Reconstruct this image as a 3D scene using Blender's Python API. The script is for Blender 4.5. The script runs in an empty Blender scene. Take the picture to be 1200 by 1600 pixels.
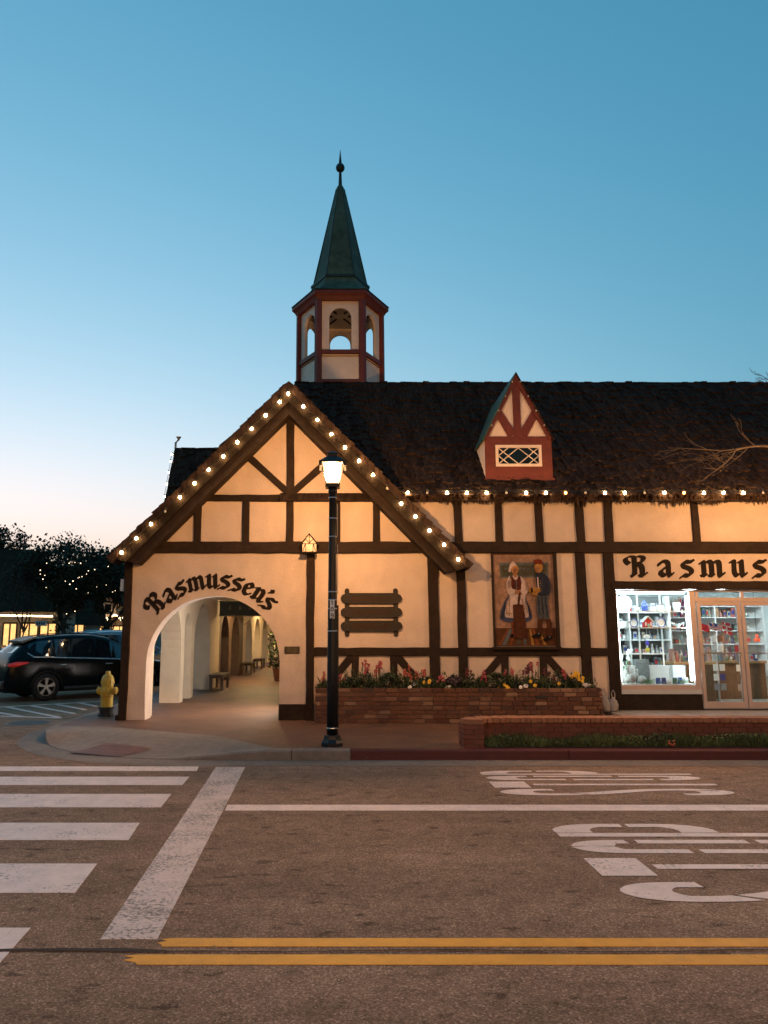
import bpy, bmesh, math, random
from mathutils import Vector, Matrix
random.seed(7)
R = math.radians
sc = bpy.context.scene
COL = sc.collection
PI = math.pi

# ------------------------------------------------------------------ camera, sky, exposure
CAMH, FPX, CX, CY = 1.8, 1155.0, 530.0, 800.0
PITCH = math.atan(185 / 1155)
cam = bpy.data.cameras.new('camera')
cam_o = bpy.data.objects.new('camera', cam)
COL.objects.link(cam_o)
cam.sensor_fit = 'VERTICAL'
cam.sensor_height = 36
cam.lens = 36 * FPX / 1600
cam.shift_x = (600 - CX) / 1600
cam.clip_start, cam.clip_end = 0.05, 2000
cam_o.location = (0, 0, CAMH)
cam_o.rotation_euler = (R(90) + PITCH, 0, 0)
sc.camera = cam_o

world = bpy.data.worlds.new('World')
sc.world = world
world.use_nodes = True
wn, wl = world.node_tree.nodes, world.node_tree.links
sky = wn.new('ShaderNodeTexSky')
sky.sky_type = 'NISHITA'
sky.sun_disc = False
sky.sun_elevation = R(-4.5)
sky.sun_rotation = R(-30)
sky.dust_density = 6.0
sky.ozone_density = 2.0
# colour grade of the whole sky, channel by channel (the photograph's film response)
sep = wn.new('ShaderNodeSeparateColor')
com = wn.new('ShaderNodeCombineColor')
wl.new(sky.outputs[0], sep.inputs[0])
for ch, (gain, power) in enumerate(((43.5, 1.30), (2.03, .65), (.995, .53))):
    pw = wn.new('ShaderNodeMath')
    pw.operation = 'POWER'
    pw.inputs[1].default_value = power
    ml = wn.new('ShaderNodeMath')
    ml.operation = 'MULTIPLY'
    ml.inputs[1].default_value = gain
    wl.new(sep.outputs[ch], pw.inputs[0])
    wl.new(pw.outputs[0], ml.inputs[0])
    wl.new(ml.outputs[0], com.inputs[ch])
wl.new(com.outputs[0], wn['Background'].inputs[0])
wn['Background'].inputs[1].default_value = 0.15

sc.view_settings.view_transform = 'Standard'
sc.view_settings.look = 'None'
sc.view_settings.gamma = 1
sc.view_settings.use_curve_mapping = False
sc.view_settings.exposure = 5.0
sc.render.engine = 'CYCLES'
sc.cycles.use_denoising = True
sc.cycles.max_bounces = 8
sc.cycles.transparent_max_bounces = 12
sc.cycles.sample_clamp_indirect = 3.0

# light levels of the lamps, seen and added (radiance of their glowing surfaces)
LAMP_W, BULB_L, SHOP_L = 29.0, 6.0, 1.0
LAMP_COL, BULB_COL = (1, .50, .20), (1, .60, .26)

# ------------------------------------------------------------------ helpers
def ray(u, v):
    a, b = u - CX, CY - v
    s, c = math.sin(PITCH), math.cos(PITCH)
    return a, FPX * c - b * s, FPX * s + b * c
def at(u, v, Y):
    x, y, z = ray(u, v)
    k = Y / y
    return x * k, CAMH + z * k
def gr(u, v, z0=0.0):
    x, y, z = ray(u, v)
    k = (z0 - CAMH) / z
    return x * k, y * k
def rnd(a, b): return random.uniform(a, b)
def lerp(a, b, t): return a + (b - a) * t
def smooth(t):
    t = max(0, min(1, t))
    return t * t * (3 - 2 * t)

ORD = ['first', 'second', 'third', 'fourth', 'fifth', 'sixth', 'seventh', 'eighth', 'ninth', 'tenth', 'eleventh', 'twelfth', 'thirteenth', 'fourteenth', 'fifteenth', 'sixteenth', 'seventeenth', 'eighteenth', 'nineteenth', 'twentieth', 'twenty-first', 'twenty-second', 'twenty-third', 'twenty-fourth']
MATS = {}
def mat(name, base, rough=.7, var=.15, scale=8, bump=0., bscale=40, metal=0, rand=0., var2=0., scale2=.7,
        emit=None, estr=0, stretch=None, spec=None, coat=0, ramp=None, detail=6):
    """procedural principled material: two noises for colour, one for relief, optional per-object brightness"""
    m = bpy.data.materials.new(name)
    m.use_nodes = True
    nt = m.node_tree
    N, L = nt.nodes, nt.links
    b = N['Principled BSDF']
    b.inputs['Roughness'].default_value = rough
    b.inputs['Metallic'].default_value = metal
    if spec is not None: b.inputs['Specular IOR Level'].default_value = spec
    if coat: b.inputs['Coat Weight'].default_value = coat
    if emit:
        b.inputs['Emission Color'].default_value = (*emit, 1)
        b.inputs['Emission Strength'].default_value = estr
    tc = N.new('ShaderNodeTexCoord')
    vec = tc.outputs['Object']
    if stretch:
        mp = N.new('ShaderNodeMapping')
        mp.inputs['Scale'].default_value = stretch
        L.new(vec, mp.inputs['Vector'])
        vec = mp.outputs['Vector']
    col = None
    def mixrgb(a, bcol, fac):
        x = N.new('ShaderNodeMix')
        x.data_type = 'RGBA'
        x.blend_type = 'MULTIPLY'
        x.inputs['Factor'].default_value = 1
        L.new(a, x.inputs['A'])
        L.new(bcol, x.inputs['B'])
        return x.outputs['Result']
    def noise_band(sc_, v_, det):
        n = N.new('ShaderNodeTexNoise')
        n.inputs['Scale'].default_value = sc_
        n.inputs['Detail'].default_value = det
        n.inputs['Roughness'].default_value = .65
        L.new(vec, n.inputs['Vector'])
        r = N.new('ShaderNodeMapRange')
        r.inputs['From Min'].default_value = .3
        r.inputs['From Max'].default_value = .7
        r.inputs['To Min'].default_value = 1 - v_
        r.inputs['To Max'].default_value = 1 + v_
        L.new(n.outputs['Fac'], r.inputs['Value'])
        return r.outputs['Result']
    if ramp:
        oi = N.new('ShaderNodeObjectInfo')
        cr = N.new('ShaderNodeValToRGB')
        cr.color_ramp.interpolation = 'LINEAR'
        while len(cr.color_ramp.elements) < len(ramp): cr.color_ramp.elements.new(.5)
        for i, c in enumerate(ramp):
            cr.color_ramp.elements[i].position = i / (len(ramp) - 1)
            cr.color_ramp.elements[i].color = (*c, 1)
        L.new(oi.outputs['Random'], cr.inputs['Fac'])
        col = cr.outputs['Color']
    else:
        rgb = N.new('ShaderNodeRGB')
        rgb.outputs[0].default_value = (*base, 1)
        col = rgb.outputs[0]
    if var: col = mixrgb(col, noise_band(scale, var, detail), 1)
    if var2: col = mixrgb(col, noise_band(scale2, var2, 4), 1)
    if rand:
        oi = N.new('ShaderNodeObjectInfo')
        r = N.new('ShaderNodeMapRange')
        r.inputs['To Min'].default_value = 1 - rand
        r.inputs['To Max'].default_value = 1 + rand
        L.new(oi.outputs['Random'], r.inputs['Value'])
        col = mixrgb(col, r.outputs['Result'], 1)
    L.new(col, b.inputs['Base Color'])
    if bump:
        n = N.new('ShaderNodeTexNoise')
        n.inputs['Scale'].default_value = bscale
        n.inputs['Detail'].default_value = 5
        L.new(vec, n.inputs['Vector'])
        bp = N.new('ShaderNodeBump')
        bp.inputs['Strength'].default_value = bump
        bp.inputs['Distance'].default_value = .02
        L.new(n.outputs['Fac'], bp.inputs['Height'])
        L.new(bp.outputs['Normal'], b.inputs['Normal'])
    MATS[name] = m
    return m

def mat_glass(name, tintc=(1, 1, 1), refl=.10):
    m = bpy.data.materials.new(name)
    m.use_nodes = True
    N, L = m.node_tree.nodes, m.node_tree.links
    N.remove(N['Principled BSDF'])
    t = N.new('ShaderNodeBsdfTransparent')
    t.inputs[0].default_value = (*tintc, 1)
    g = N.new('ShaderNodeBsdfGlossy')
    g.inputs['Roughness'].default_value = .02
    f = N.new('ShaderNodeFresnel')
    f.inputs[0].default_value = 1.45
    mx = N.new('ShaderNodeMixShader')
    ad = N.new('ShaderNodeMath')
    ad.operation = 'MULTIPLY'
    ad.inputs[1].default_value = refl / .04
    ad.use_clamp = True
    L.new(f.outputs[0], ad.inputs[0])
    L.new(ad.outputs[0], mx.inputs[0])
    L.new(t.outputs[0], mx.inputs[1])
    L.new(g.outputs[0], mx.inputs[2])
    L.new(mx.outputs[0], N['Material Output'].inputs[0])
    MATS[name] = m
    return m

def mat_asphalt():
    m = bpy.data.materials.new('asphalt')
    m.use_nodes = True
    N, L = m.node_tree.nodes, m.node_tree.links
    b = N['Principled BSDF']
    tc = N.new('ShaderNodeTexCoord')
    def noise(s, d, rg=.6):
        n = N.new('ShaderNodeTexNoise')
        n.inputs['Scale'].default_value = s
        n.inputs['Detail'].default_value = d
        n.inputs['Roughness'].default_value = rg
        L.new(tc.outputs['Object'], n.inputs['Vector'])
        return n
    vo = N.new('ShaderNodeTexVoronoi')
    vo.inputs['Scale'].default_value = 105
    L.new(tc.outputs['Object'], vo.inputs['Vector'])
    cr = N.new('ShaderNodeValToRGB')
    e = cr.color_ramp.elements
    e[0].position, e[0].color = .0, (.165, .104, .066, 1)
    e[1].position, e[1].color = 1., (.52, .36, .25, 1)
    for p, c in ((.35, (.225, .142, .092, 1)), (.7, (.30, .192, .127, 1)), (.9, (.37, .24, .165, 1))):
        x = e.new(p)
        x.color = c
    sep = N.new('ShaderNodeSeparateColor')
    L.new(vo.outputs['Color'], sep.inputs[0])
    L.new(sep.outputs[0], cr.inputs[0])
    big = noise(.45, 5)
    mid = noise(5, 6)
    def rng(src, a, c, lo=.3, hi=.7):
        r = N.new('ShaderNodeMapRange')
        r.inputs['From Min'].default_value = lo
        r.inputs['From Max'].default_value = hi
        r.inputs['To Min'].default_value = a
        r.inputs['To Max'].default_value = c
        L.new(src, r.inputs['Value'])
        return r.outputs[0]
    # dark oil spots, drawn out along the lanes
    mp = N.new('ShaderNodeMapping')
    mp.inputs['Scale'].default_value = (2.6, 5.5, 1)
    L.new(tc.outputs['Object'], mp.inputs['Vector'])
    sp = N.new('ShaderNodeTexNoise')
    sp.inputs['Scale'].default_value = 1.6
    sp.inputs['Detail'].default_value = 3
    L.new(mp.outputs[0], sp.inputs['Vector'])
    mp2 = N.new('ShaderNodeMapping')
    mp2.inputs['Scale'].default_value = (.10, 1.15, 1)
    L.new(tc.outputs['Object'], mp2.inputs['Vector'])
    tr = N.new('ShaderNodeTexNoise')
    tr.inputs['Scale'].default_value = 1.3
    tr.inputs['Detail'].default_value = 4
    L.new(mp2.outputs[0], tr.inputs['Vector'])
    col = cr.outputs[0]
    for f in (rng(tr.outputs['Fac'], .80, 1.14), rng(big.outputs['Fac'], .82, 1.16), rng(mid.outputs['Fac'], .80, 1.18), rng(sp.outputs['Fac'], 1.0, .5, .60, .70)):
        x = N.new('ShaderNodeMix')
        x.data_type = 'RGBA'
        x.blend_type = 'MULTIPLY'
        x.inputs['Factor'].default_value = 1
        L.new(col, x.inputs['A'])
        L.new(f, x.inputs['B'])
        col = x.outputs['Result']
    L.new(col, b.inputs['Base Color'])
    b.inputs['Roughness'].default_value = .85
    b.inputs['Specular IOR Level'].default_value = .12
    bp = N.new('ShaderNodeBump')
    bp.inputs['Strength'].default_value = .40
    bp.inputs['Distance'].default_value = .01
    L.new(vo.outputs['Distance'], bp.inputs['Height'])
    L.new(bp.outputs[0], b.inputs['Normal'])
    MATS['asphalt'] = m

def mat_paint(name, base, wear=.5, dirt=(.09, .082, .075)):
    """road paint: worn through to the asphalt in specks and scuffs"""
    m = bpy.data.materials.new(name)
    m.use_nodes = True
    N, L = m.node_tree.nodes, m.node_tree.links
    b = N['Principled BSDF']
    tc = N.new('ShaderNodeTexCoord')
    def noise(s, d):
        n = N.new('ShaderNodeTexNoise')
        n.inputs['Scale'].default_value = s
        n.inputs['Detail'].default_value = d
        n.inputs['Roughness'].default_value = .7
        L.new(tc.outputs['Object'], n.inputs['Vector'])
        return n.outputs['Fac']
    a, c = noise(34, 8), noise(2.2, 5)
    ad = N.new('ShaderNodeMath')
    ad.operation = 'MULTIPLY_ADD'
    ad.inputs[1].default_value = .55
    L.new(c, ad.inputs[0])
    L.new(a, ad.inputs[2])
    r = N.new('ShaderNodeMapRange')
    r.inputs['From Min'].default_value = .98 - wear * .28
    r.inputs['From Max'].default_value = 1.07 - wear * .24
    r.inputs['To Min'].default_value = 0
    r.inputs['To Max'].default_value = .85
    L.new(ad.outputs[0], r.inputs['Value'])
    g = N.new('ShaderNodeMapRange')
    g.inputs['From Min'].default_value = .3
    g.inputs['From Max'].default_value = .7
    g.inputs['To Min'].default_value = .78
    g.inputs['To Max'].default_value = 1.05
    L.new(noise(5, 6), g.inputs['Value'])
    mu = N.new('ShaderNodeMix')
    mu.data_type = 'RGBA'
    mu.blend_type = 'MULTIPLY'
    mu.inputs['Factor'].default_value = 1
    mu.inputs['A'].default_value = (*base, 1)
    L.new(g.outputs[0], mu.inputs['B'])
    mx = N.new('ShaderNodeMix')
    mx.data_type = 'RGBA'
    L.new(r.outputs[0], mx.inputs['Factor'])
    L.new(mu.outputs['Result'], mx.inputs['A'])
    mx.inputs['B'].default_value = (*dirt, 1)
    L.new(mx.outputs['Result'], b.inputs['Base Color'])
    b.inputs['Roughness'].default_value = .6
    bp = N.new('ShaderNodeBump')
    bp.inputs['Strength'].default_value = .35
    bp.inputs['Distance'].default_value = .008
    L.new(noise(90, 3), bp.inputs['Height'])
    L.new(bp.outputs[0], b.inputs['Normal'])
    MATS[name] = m

def mat_pavers(name, c1, c2, mortar, sx, sy, w=.2, h=.1):
    m = bpy.data.materials.new(name)
    m.use_nodes = True
    N, L = m.node_tree.nodes, m.node_tree.links
    b = N['Principled BSDF']
    tc = N.new('ShaderNodeTexCoord')
    br = N.new('ShaderNodeTexBrick')
    br.inputs['Color1'].default_value = (*c1, 1)
    br.inputs['Color2'].default_value = (*c2, 1)
    br.inputs['Mortar'].default_value = (*mortar, 1)
    br.inputs['Scale'].default_value = 1
    br.inputs['Mortar Size'].default_value = .006
    br.inputs['Brick Width'].default_value = w
    br.inputs['Row Height'].default_value = h
    L.new(tc.outputs['Object'], br.inputs['Vector'])
    n = N.new('ShaderNodeTexNoise')
    n.inputs['Scale'].default_value = 1.3
    n.inputs['Detail'].default_value = 7
    L.new(tc.outputs['Object'], n.inputs['Vector'])
    r = N.new('ShaderNodeMapRange')
    r.inputs['From Min'].default_value = .3
    r.inputs['From Max'].default_value = .7
    r.inputs['To Min'].default_value = .75
    r.inputs['To Max'].default_value = 1.2
    L.new(n.outputs['Fac'], r.inputs['Value'])
    x = N.new('ShaderNodeMix')
    x.data_type = 'RGBA'
    x.blend_type = 'MULTIPLY'
    x.inputs['Factor'].default_value = 1
    L.new(br.outputs['Color'], x.inputs['A'])
    L.new(r.outputs[0], x.inputs['B'])
    L.new(x.outputs['Result'], b.inputs['Base Color'])
    b.inputs['Roughness'].default_value = .62
    bp = N.new('ShaderNodeBump')
    bp.inputs['Strength'].default_value = .3
    bp.inputs['Distance'].default_value = .006
    bp.invert = True
    L.new(br.outputs['Fac'], bp.inputs['Height'])
    L.new(bp.outputs[0], b.inputs['Normal'])
    MATS[name] = m

class MB:
    """collects geometry for ONE mesh object"""
    def __init__(s): s.v, s.f = [], []
    def add(s, vs, fs):
        o = len(s.v)
        s.v += [tuple(v) for v in vs]
        s.f += [tuple(i + o for i in f) for f in fs]
        return s
    def box(s, x0, x1, y0, y1, z0, z1, j=0.):
        vs = [(x, y, z) for z in (z0, z1) for y in (y0, y1) for x in (x0, x1)]
        if j: vs = [(x + rnd(-j, j), y + rnd(-j, j), z + rnd(-j, j)) for x, y, z in vs]
        return s.add(vs, [(0, 2, 3, 1), (4, 5, 7, 6), (0, 1, 5, 4), (2, 6, 7, 3), (0, 4, 6, 2), (1, 3, 7, 5)])
    def prism(s, poly, y0, y1, axis='y'):
        """extrude polygon; axis y: poly is (x,z); axis x: (y,z); axis z: (x,y)"""
        n = len(poly)
        P = {'y': lambda a, b, d: (a, d, b), 'x': lambda a, b, d: (d, a, b), 'z': lambda a, b, d: (a, b, d)}[axis]
        vs = [P(a, b, y0) for a, b in poly] + [P(a, b, y1) for a, b in poly]
        fs = [tuple(range(n)), tuple(range(2 * n - 1, n - 1, -1))]
        fs += [(i, i + n, (i + 1) % n + n, (i + 1) % n) for i in range(n)]
        return s.add(vs, fs)
    def tube(s, pts, rad, n=8, caps=True):
        pts = [Vector(p) for p in pts]
        if not hasattr(rad, '__len__'): rad = [rad] * len(pts)
        rings = []
        up = Vector((0, 0, 1))
        for i, p in enumerate(pts):
            t = (pts[min(i + 1, len(pts) - 1)] - pts[max(i - 1, 0)])
            if t.length < 1e-9: t = Vector((0, 0, 1))
            t.normalize()
            a = up if abs(t.dot(up)) < .95 else Vector((1, 0, 0))
            u = t.cross(a).normalized()
            w = t.cross(u)
            rings.append([p + (u * math.cos(2 * PI * k / n) + w * math.sin(2 * PI * k / n)) * rad[i] for k in range(n)])
        vs = [v for r_ in rings for v in r_]
        fs = []
        for i in range(len(pts) - 1):
            for k in range(n):
                fs.append((i * n + k, i * n + (k + 1) % n, (i + 1) * n + (k + 1) % n, (i + 1) * n + k))
        if caps:
            fs.append(tuple(range(n - 1, -1, -1)))
            fs.append(tuple((len(pts) - 1) * n + k for k in range(n)))
        return s.add(vs, fs)
    def lathe(s, prof, c=(0, 0, 0), n=12, axis='z', rot=0., caps=True):
        vs, fs = [], []
        for r_, h in prof:
            for k in range(n):
                a = 2 * PI * k / n + rot
                x, y = r_ * math.cos(a), r_ * math.sin(a)
                p = {'z': (x, y, h), 'x': (h, x, y), 'y': (x, h, y)}[axis]
                vs.append((p[0] + c[0], p[1] + c[1], p[2] + c[2]))
        for i in range(len(prof) - 1):
            for k in range(n):
                fs.append((i * n + k, i * n + (k + 1) % n, (i + 1) * n + (k + 1) % n, (i + 1) * n + k))
        if caps:
            fs.append(tuple(range(n - 1, -1, -1)))
            fs.append(tuple((len(prof) - 1) * n + k for k in range(n)))
        return s.add(vs, fs)
    def ball(s, c, r_, n=10, m=6, sq=(1, 1, 1)):
        prof = [(max(.001, r_ * math.sin(PI * i / m)), -r_ * math.cos(PI * i / m)) for i in range(m + 1)]
        o = len(s.v)
        s.lathe(prof, (0, 0, 0), n)
        for i in range(o, len(s.v)):
            x, y, z = s.v[i]
            s.v[i] = (x * sq[0] + c[0], y * sq[1] + c[1], z * sq[2] + c[2])
        return s
    def leaf(s, p, size, nrm=None, asp=.55):
        a = Vector((rnd(-1, 1), rnd(-1, 1), rnd(-1, 1)))
        if a.length < .01: a = Vector((1, 0, 0))
        a.normalize()
        b = a.cross(Vector((rnd(-1, 1), rnd(-1, 1), rnd(-1, 1))))
        if b.length < .01: b = a.orthogonal()
        b.normalize()
        p = Vector(p)
        c = a.cross(b)
        return s.add([p - a * size, p + b * size * asp + c * size * .15, p + a * size, p - b * size * asp + c * size * .15], [(0, 1, 2, 3)])
    def blade(s, base, tip, w, bend=(0, 0, 0)):
        b, t = Vector(base), Vector(tip)
        d = (t - b)
        sd = d.cross(Vector((rnd(-1, 1), rnd(-1, 1), .1)))
        if sd.length < 1e-6: sd = Vector((1, 0, 0))
        sd = sd.normalized() * w
        m = (b + t) / 2 + Vector(bend)
        return s.add([b - sd, b + sd, m + sd, m - sd, t], [(0, 1, 2, 3), (3, 2, 4)])
    def build(s, name, material, parent=None, world=True, smooth=False, mesh_only=False):
        me = bpy.data.meshes.new(name)
        off = Vector((0, 0, 0))
        if parent is not None and world:
            r_ = parent
            while r_.parent: r_ = r_.parent
            off = Vector(r_.location)
        me.from_pydata([tuple(Vector(v) - off) for v in s.v], [], s.f)
        me.materials.append(MATS[material] if isinstance(material, str) else material)
        me.update()
        bm = bmesh.new()
        bm.from_mesh(me)
        bmesh.ops.recalc_face_normals(bm, faces=bm.faces)
        bm.to_mesh(me)
        bm.free()
        if smooth: me.polygons.foreach_set('use_smooth', [True] * len(me.polygons))
        if mesh_only: return me
        o = bpy.data.objects.new(name, me)
        COL.objects.link(o)
        if parent is not None: o.parent = parent
        return o

def tag(o, label=None, cat=None, group=None, kind=None):
    if label: o['label'] = label
    if cat: o['category'] = cat
    if group: o['group'] = group
    if kind: o['kind'] = kind
    return o
def thing(name, label, cat, loc=(0, 0, 0), rz=0, group=None):
    o = bpy.data.objects.new(name, None)
    COL.objects.link(o)
    o.location = loc
    o.rotation_euler = (0, 0, rz)
    return tag(o, label, cat, group)
def inst(name, me, parent, loc, rot=(0, 0, 0), scale=(1, 1, 1)):
    o = bpy.data.objects.new(name, me)
    COL.objects.link(o)
    o.parent = parent
    o.location, o.rotation_euler, o.scale = loc, rot, scale
    return o
def copy_tree(o, parent=None):
    c = o.copy()
    COL.objects.link(c)
    c.parent = parent
    for ch in list(o.children): copy_tree(ch, c)
    return c
def bevel(o, w=.01, seg=2):
    md = o.modifiers.new('bevel', 'BEVEL')
    md.width, md.segments, md.limit_method = w, seg, 'ANGLE'
    return o
def catmull(P, k=5):
    out = []
    n = len(P)
    for i in range(n - 1):
        p0, p1, p2, p3 = P[max(i - 1, 0)], P[i], P[i + 1], P[min(i + 2, n - 1)]
        for j in range(k):
            t = j / k
            out.append(tuple(.5 * (2 * b + (c - a) * t + (2 * a - 5 * b + 4 * c - d) * t * t + (3 * b - a - 3 * c + d) * t ** 3)
                             for a, b, c, d in zip(p0, p1, p2, p3)))
    out.append(tuple(P[-1]))
    return out

# ------------------------------------------------------------------ materials
mat_asphalt()
mat_paint('road_white', (.84, .67, .59), .45)
mat_paint('road_white_worn', (.72, .57, .50), .75)
mat_paint('road_yellow', (.82, .36, .025), .22)
mat_paint('red_curb_paint', (.105, .018, .014), .25, (.22, .16, .13))
mat('tar', (.045, .036, .030), .8, .3, 12, spec=.2)
mat('concrete', (.22, .175, .14), .85, .16, 9, .25, 60, var2=.18, scale2=.9)
mat('concrete_gutter', (.21, .165, .13), .85, .18, 12, .25, 60, var2=.2, scale2=.8)
mat_pavers('pavers', (.17, .078, .040), (.135, .060, .033), (.10, .055, .036), 1, 1)
mat_pavers('ramp_bricks', (.22, .075, .045), (.15, .05, .03), (.08, .045, .03), 1, 1, .11, .055)
mat_pavers('walk_stone', (.33, .29, .25), (.29, .25, .22), (.16, .14, .12), 1, 1, .6, .6)
mat('plaster', (.54, .44, .365), .88, .08, 3.5, .35, 26, var2=.10, scale2=.9)
mat('plaster_arcade', (.60, .50, .37), .88, .07, 2.2, .2, 26, var2=.08, scale2=.6)
mat('timber', (.023, .014, .009), .8, .35, 6, .45, 18, stretch=(1, 1, 1), rand=.12, spec=.2)
mat('sign_paint', (.014, .009, .006), .75, .2, 10, spec=.15)
mat('shake', (.041, .026, .019), .95, .6, 5, .6, 14, spec=.06, rand=.4, var2=.45, scale2=1.3, stretch=(4.5, .7, .7))
mat('rake_wood', (.014, .0085, .005), .85, .55, 7, .6, 20, stretch=(1, 1, 1), spec=.15)
mat('red_wood', (.155, .030, .017), .6, .22, 7, .25, 24)
mat('cream_board', (.86, .70, .57), .75, .07, 4, .1, 24)
mat('copper_green', (.060, .105, .072), .7, .35, 4, .15, 18, metal=.1, spec=.25, var2=.3, scale2=1.4)
mat('copper_dark', (.03, .05, .042), .5, .3, 6, .1, 20, metal=.5)
mat('black_metal', (.011, .012, .015), .38, .2, 8, .06, 60, metal=.3)
mat('steel_band', (.55, .55, .55), .3, .15, 20, metal=.9)
mat('sheet_metal', (.36, .34, .32), .45, .12, 6, metal=.6)
def mat_pane(name, col, strength):
    m = bpy.data.materials.new(name)
    m.use_nodes = True
    N, L = m.node_tree.nodes, m.node_tree.links
    N.remove(N['Principled BSDF'])
    t, e, a = N.new('ShaderNodeBsdfTransparent'), N.new('ShaderNodeEmission'), N.new('ShaderNodeAddShader')
    t.inputs[0].default_value = (.9, .88, .82, 1)
    e.inputs[0].default_value = (*col, 1)
    e.inputs[1].default_value = strength
    L.new(t.outputs[0], a.inputs[0])
    L.new(e.outputs[0], a.inputs[1])
    L.new(a.outputs[0], N['Material Output'].inputs[0])
    MATS[name] = m
mat_pane('lamp_glass', (1, .62, .21), .054)
mat('lamp_core', (.9, .85, .7), .4, 0, emit=(1, .8, .5), estr=.4)
mat('bulb_lit', (.9, .8, .6), .3, 0, emit=BULB_COL, estr=BULB_L)
mat('bulb_dim', (.6, .25, .1), .3, 0, emit=(1, .33, .06), estr=.65)
mat('bulb_off', (.55, .5, .42), .25, 0)
mat('cord', (.02, .022, .018), .6, .1)
mat('brick', (.2, .08, .05), .86, .28, 22, .5, 70, ramp=[(.085, .030, .018), (.15, .058, .030), (.11, .042, .022), (.17, .075, .040), (.095, .040, .025), (.28, .16, .10), (.12, .045, .025), (.07, .035, .025)])
mat('brick_wall', (.2, .08, .05), .86, .22, 22, .4, 70, ramp=[(.17, .05, .03), (.21, .066, .04), (.18, .055, .032), (.23, .08, .046)])
mat('mortar', (.20, .155, .12), .95, .25, 14, .3, 60)
mat('cap_brick', (.36, .15, .07), .85, .2, 18, .35, 60, ramp=[(.30, .12, .06), (.37, .16, .078), (.33, .135, .065)])
mat('soil', (.04, .028, .02), .95, .3, 20, .5, 40)
mat('leaf_dark', (.026, .040, .014), .6, .35, 6, rand=.25)
mat('leaf_mid', (.042, .062, .020), .6, .35, 6, rand=.3)
mat('leaf_kale', (.055, .035, .05), .6, .35, 9, rand=.25)
mat('grass', (.085, .115, .038), .7, .4, 3, var2=.35, scale2=2.2)
mat('petal_pink', (.38, .075, .085), .6, .2, 20)
mat('petal_coral', (.45, .10, .06), .6, .2, 20)
mat('petal_yellow', (.75, .45, .03), .6, .15, 20)
mat('petal_white', (.75, .72, .68), .6, .1, 20)
mat('petal_maroon', (.12, .02, .03), .6, .2, 20)
mat('plank_sign', (.016, .010, .004), .75, .3, 7, .35, 16, stretch=(1, 1, 4))
mat('bronze', (.05, .038, .028), .45, .3, 12, .3, 90, metal=.5)
mat('hydrant_yellow', (.66, .40, .05), .45, .15, 8, .15, 40)
mat('hydrant_base', (.03, .025, .02), .7, .2, 8)
mat('alu_pink', (.50, .40, .37), .4, .06, 6, metal=.35)
mat('sill_grey', (.42, .45, .46), .5, .06, 6)
mat_glass('window_glass', (.97, .99, .99), .035)
mat_glass('shelf_glass', (.86, .95, .94), .06)
mat_glass('dark_glass', (.10, .12, .14), .10)
mat('shop_wall', (.62, .66, .66), .8, .05, 3)
mat('shop_dark', (.13, .14, .14), .8, .2, 3)
mat('shop_floor', (.17, .15, .11), .8, .2, 6)
mat('shop_light', (.9, .9, .9), .4, 0, emit=(.78, .95, 1), estr=SHOP_L)
mat('display_light', (.9, .9, .9), .4, 0, emit=(.74, .96, 1), estr=.75)
mat('white_paint', (.78, .78, .77), .5, .04, 5)
mat('counter_wood', (.17, .095, .045), .5, .25, 5, .15, 20, stretch=(6, 6, 1))
mat('counter_top', (.42, .24, .11), .45, .2, 6)
mat('porcelain', (.83, .85, .87), .18, .04, 8)
mat('delft_blue', (.08, .13, .45), .25, .5, 18)
mat('goods', (.5, .4, .4), .5, .25, 16, ramp=[(.5, .46, .40), (.38, .04, .03), (.05, .07, .24), (.45, .28, .16), (.04, .04, .04), (.42, .42, .44), (.06, .16, .10), (.6, .5, .42), (.22, .12, .07), (.5, .12, .10)])
mat('goods_grey', (.3, .33, .34), .5, .25, 16, ramp=[(.38, .42, .43), (.20, .23, .24), (.55, .58, .58), (.3, .27, .24), (.16, .2, .26), (.62, .62, .6)])
mat('flag_red', (.62, .03, .04), .7, .1, 8)
mat('flag_blue', (.04, .06, .25), .7, .1, 8)
mat('flag_white', (.8, .8, .8), .7, .05, 8)
mat('card_white', (.78, .78, .75), .6, .06, 10)
mat('clear_yellow', (.75, .6, .08), .15, .1, 8)
mat('clear_blue', (.12, .10, .6), .15, .1, 8)
mat('green_sprig', (.25, .42, .28), .6, .3, 12)
mat('lantern_red', (.7, .1, .05), .5, .1, emit=(1, .16, .06), estr=.02)
mat('brown_arcade', (.095, .052, .030), .8, .2, 5, .2, 20)
mat('bench_wood', (.10, .065, .042), .7, .3, 6, .3, 20)
mat('green_board', (.030, .040, .030), .6, .2, 6)
mat('gold_trim', (.18, .14, .07), .5, .3, 14, metal=.3)
mat('warm_lamp', (.9, .8, .6), .4, 0, emit=(1, .70, .33), estr=9.0)
mat('passage_lamp', (.9, .8, .6), .4, 0, emit=(1, .72, .40), estr=.30)
mat('added_window_glow', (.9, .9, .9), .4, 0, emit=(1, .90, .82), estr=.42)
mat('warm_window', (.9, .7, .4), .5, .4, 1.5, emit=(1, .50, .16), estr=.045)
mat('far_string', (.9, .8, .6), .4, 0, emit=(1, .66, .34), estr=.3)
mat('far_bulb', (.9, .8, .6), .4, 0, emit=(1, .72, .45), estr=.14)
mat('car_black', (.003, .004, .005), .22, .1, 3, spec=.18)
mat('car_silver', (.30, .31, .33), .25, .08, 3, metal=.5, coat=1)
mat('car_blue', (.12, .22, .30), .25, .08, 3, metal=.4, coat=1)
mat('car_glass', (.010, .014, .018), .06, 0, coat=1, spec=.8)
mat('rubber', (.012, .012, .012), .8, .2, 10)
mat('alloy', (.50, .47, .43), .4, .1, 8, metal=.25)
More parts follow.
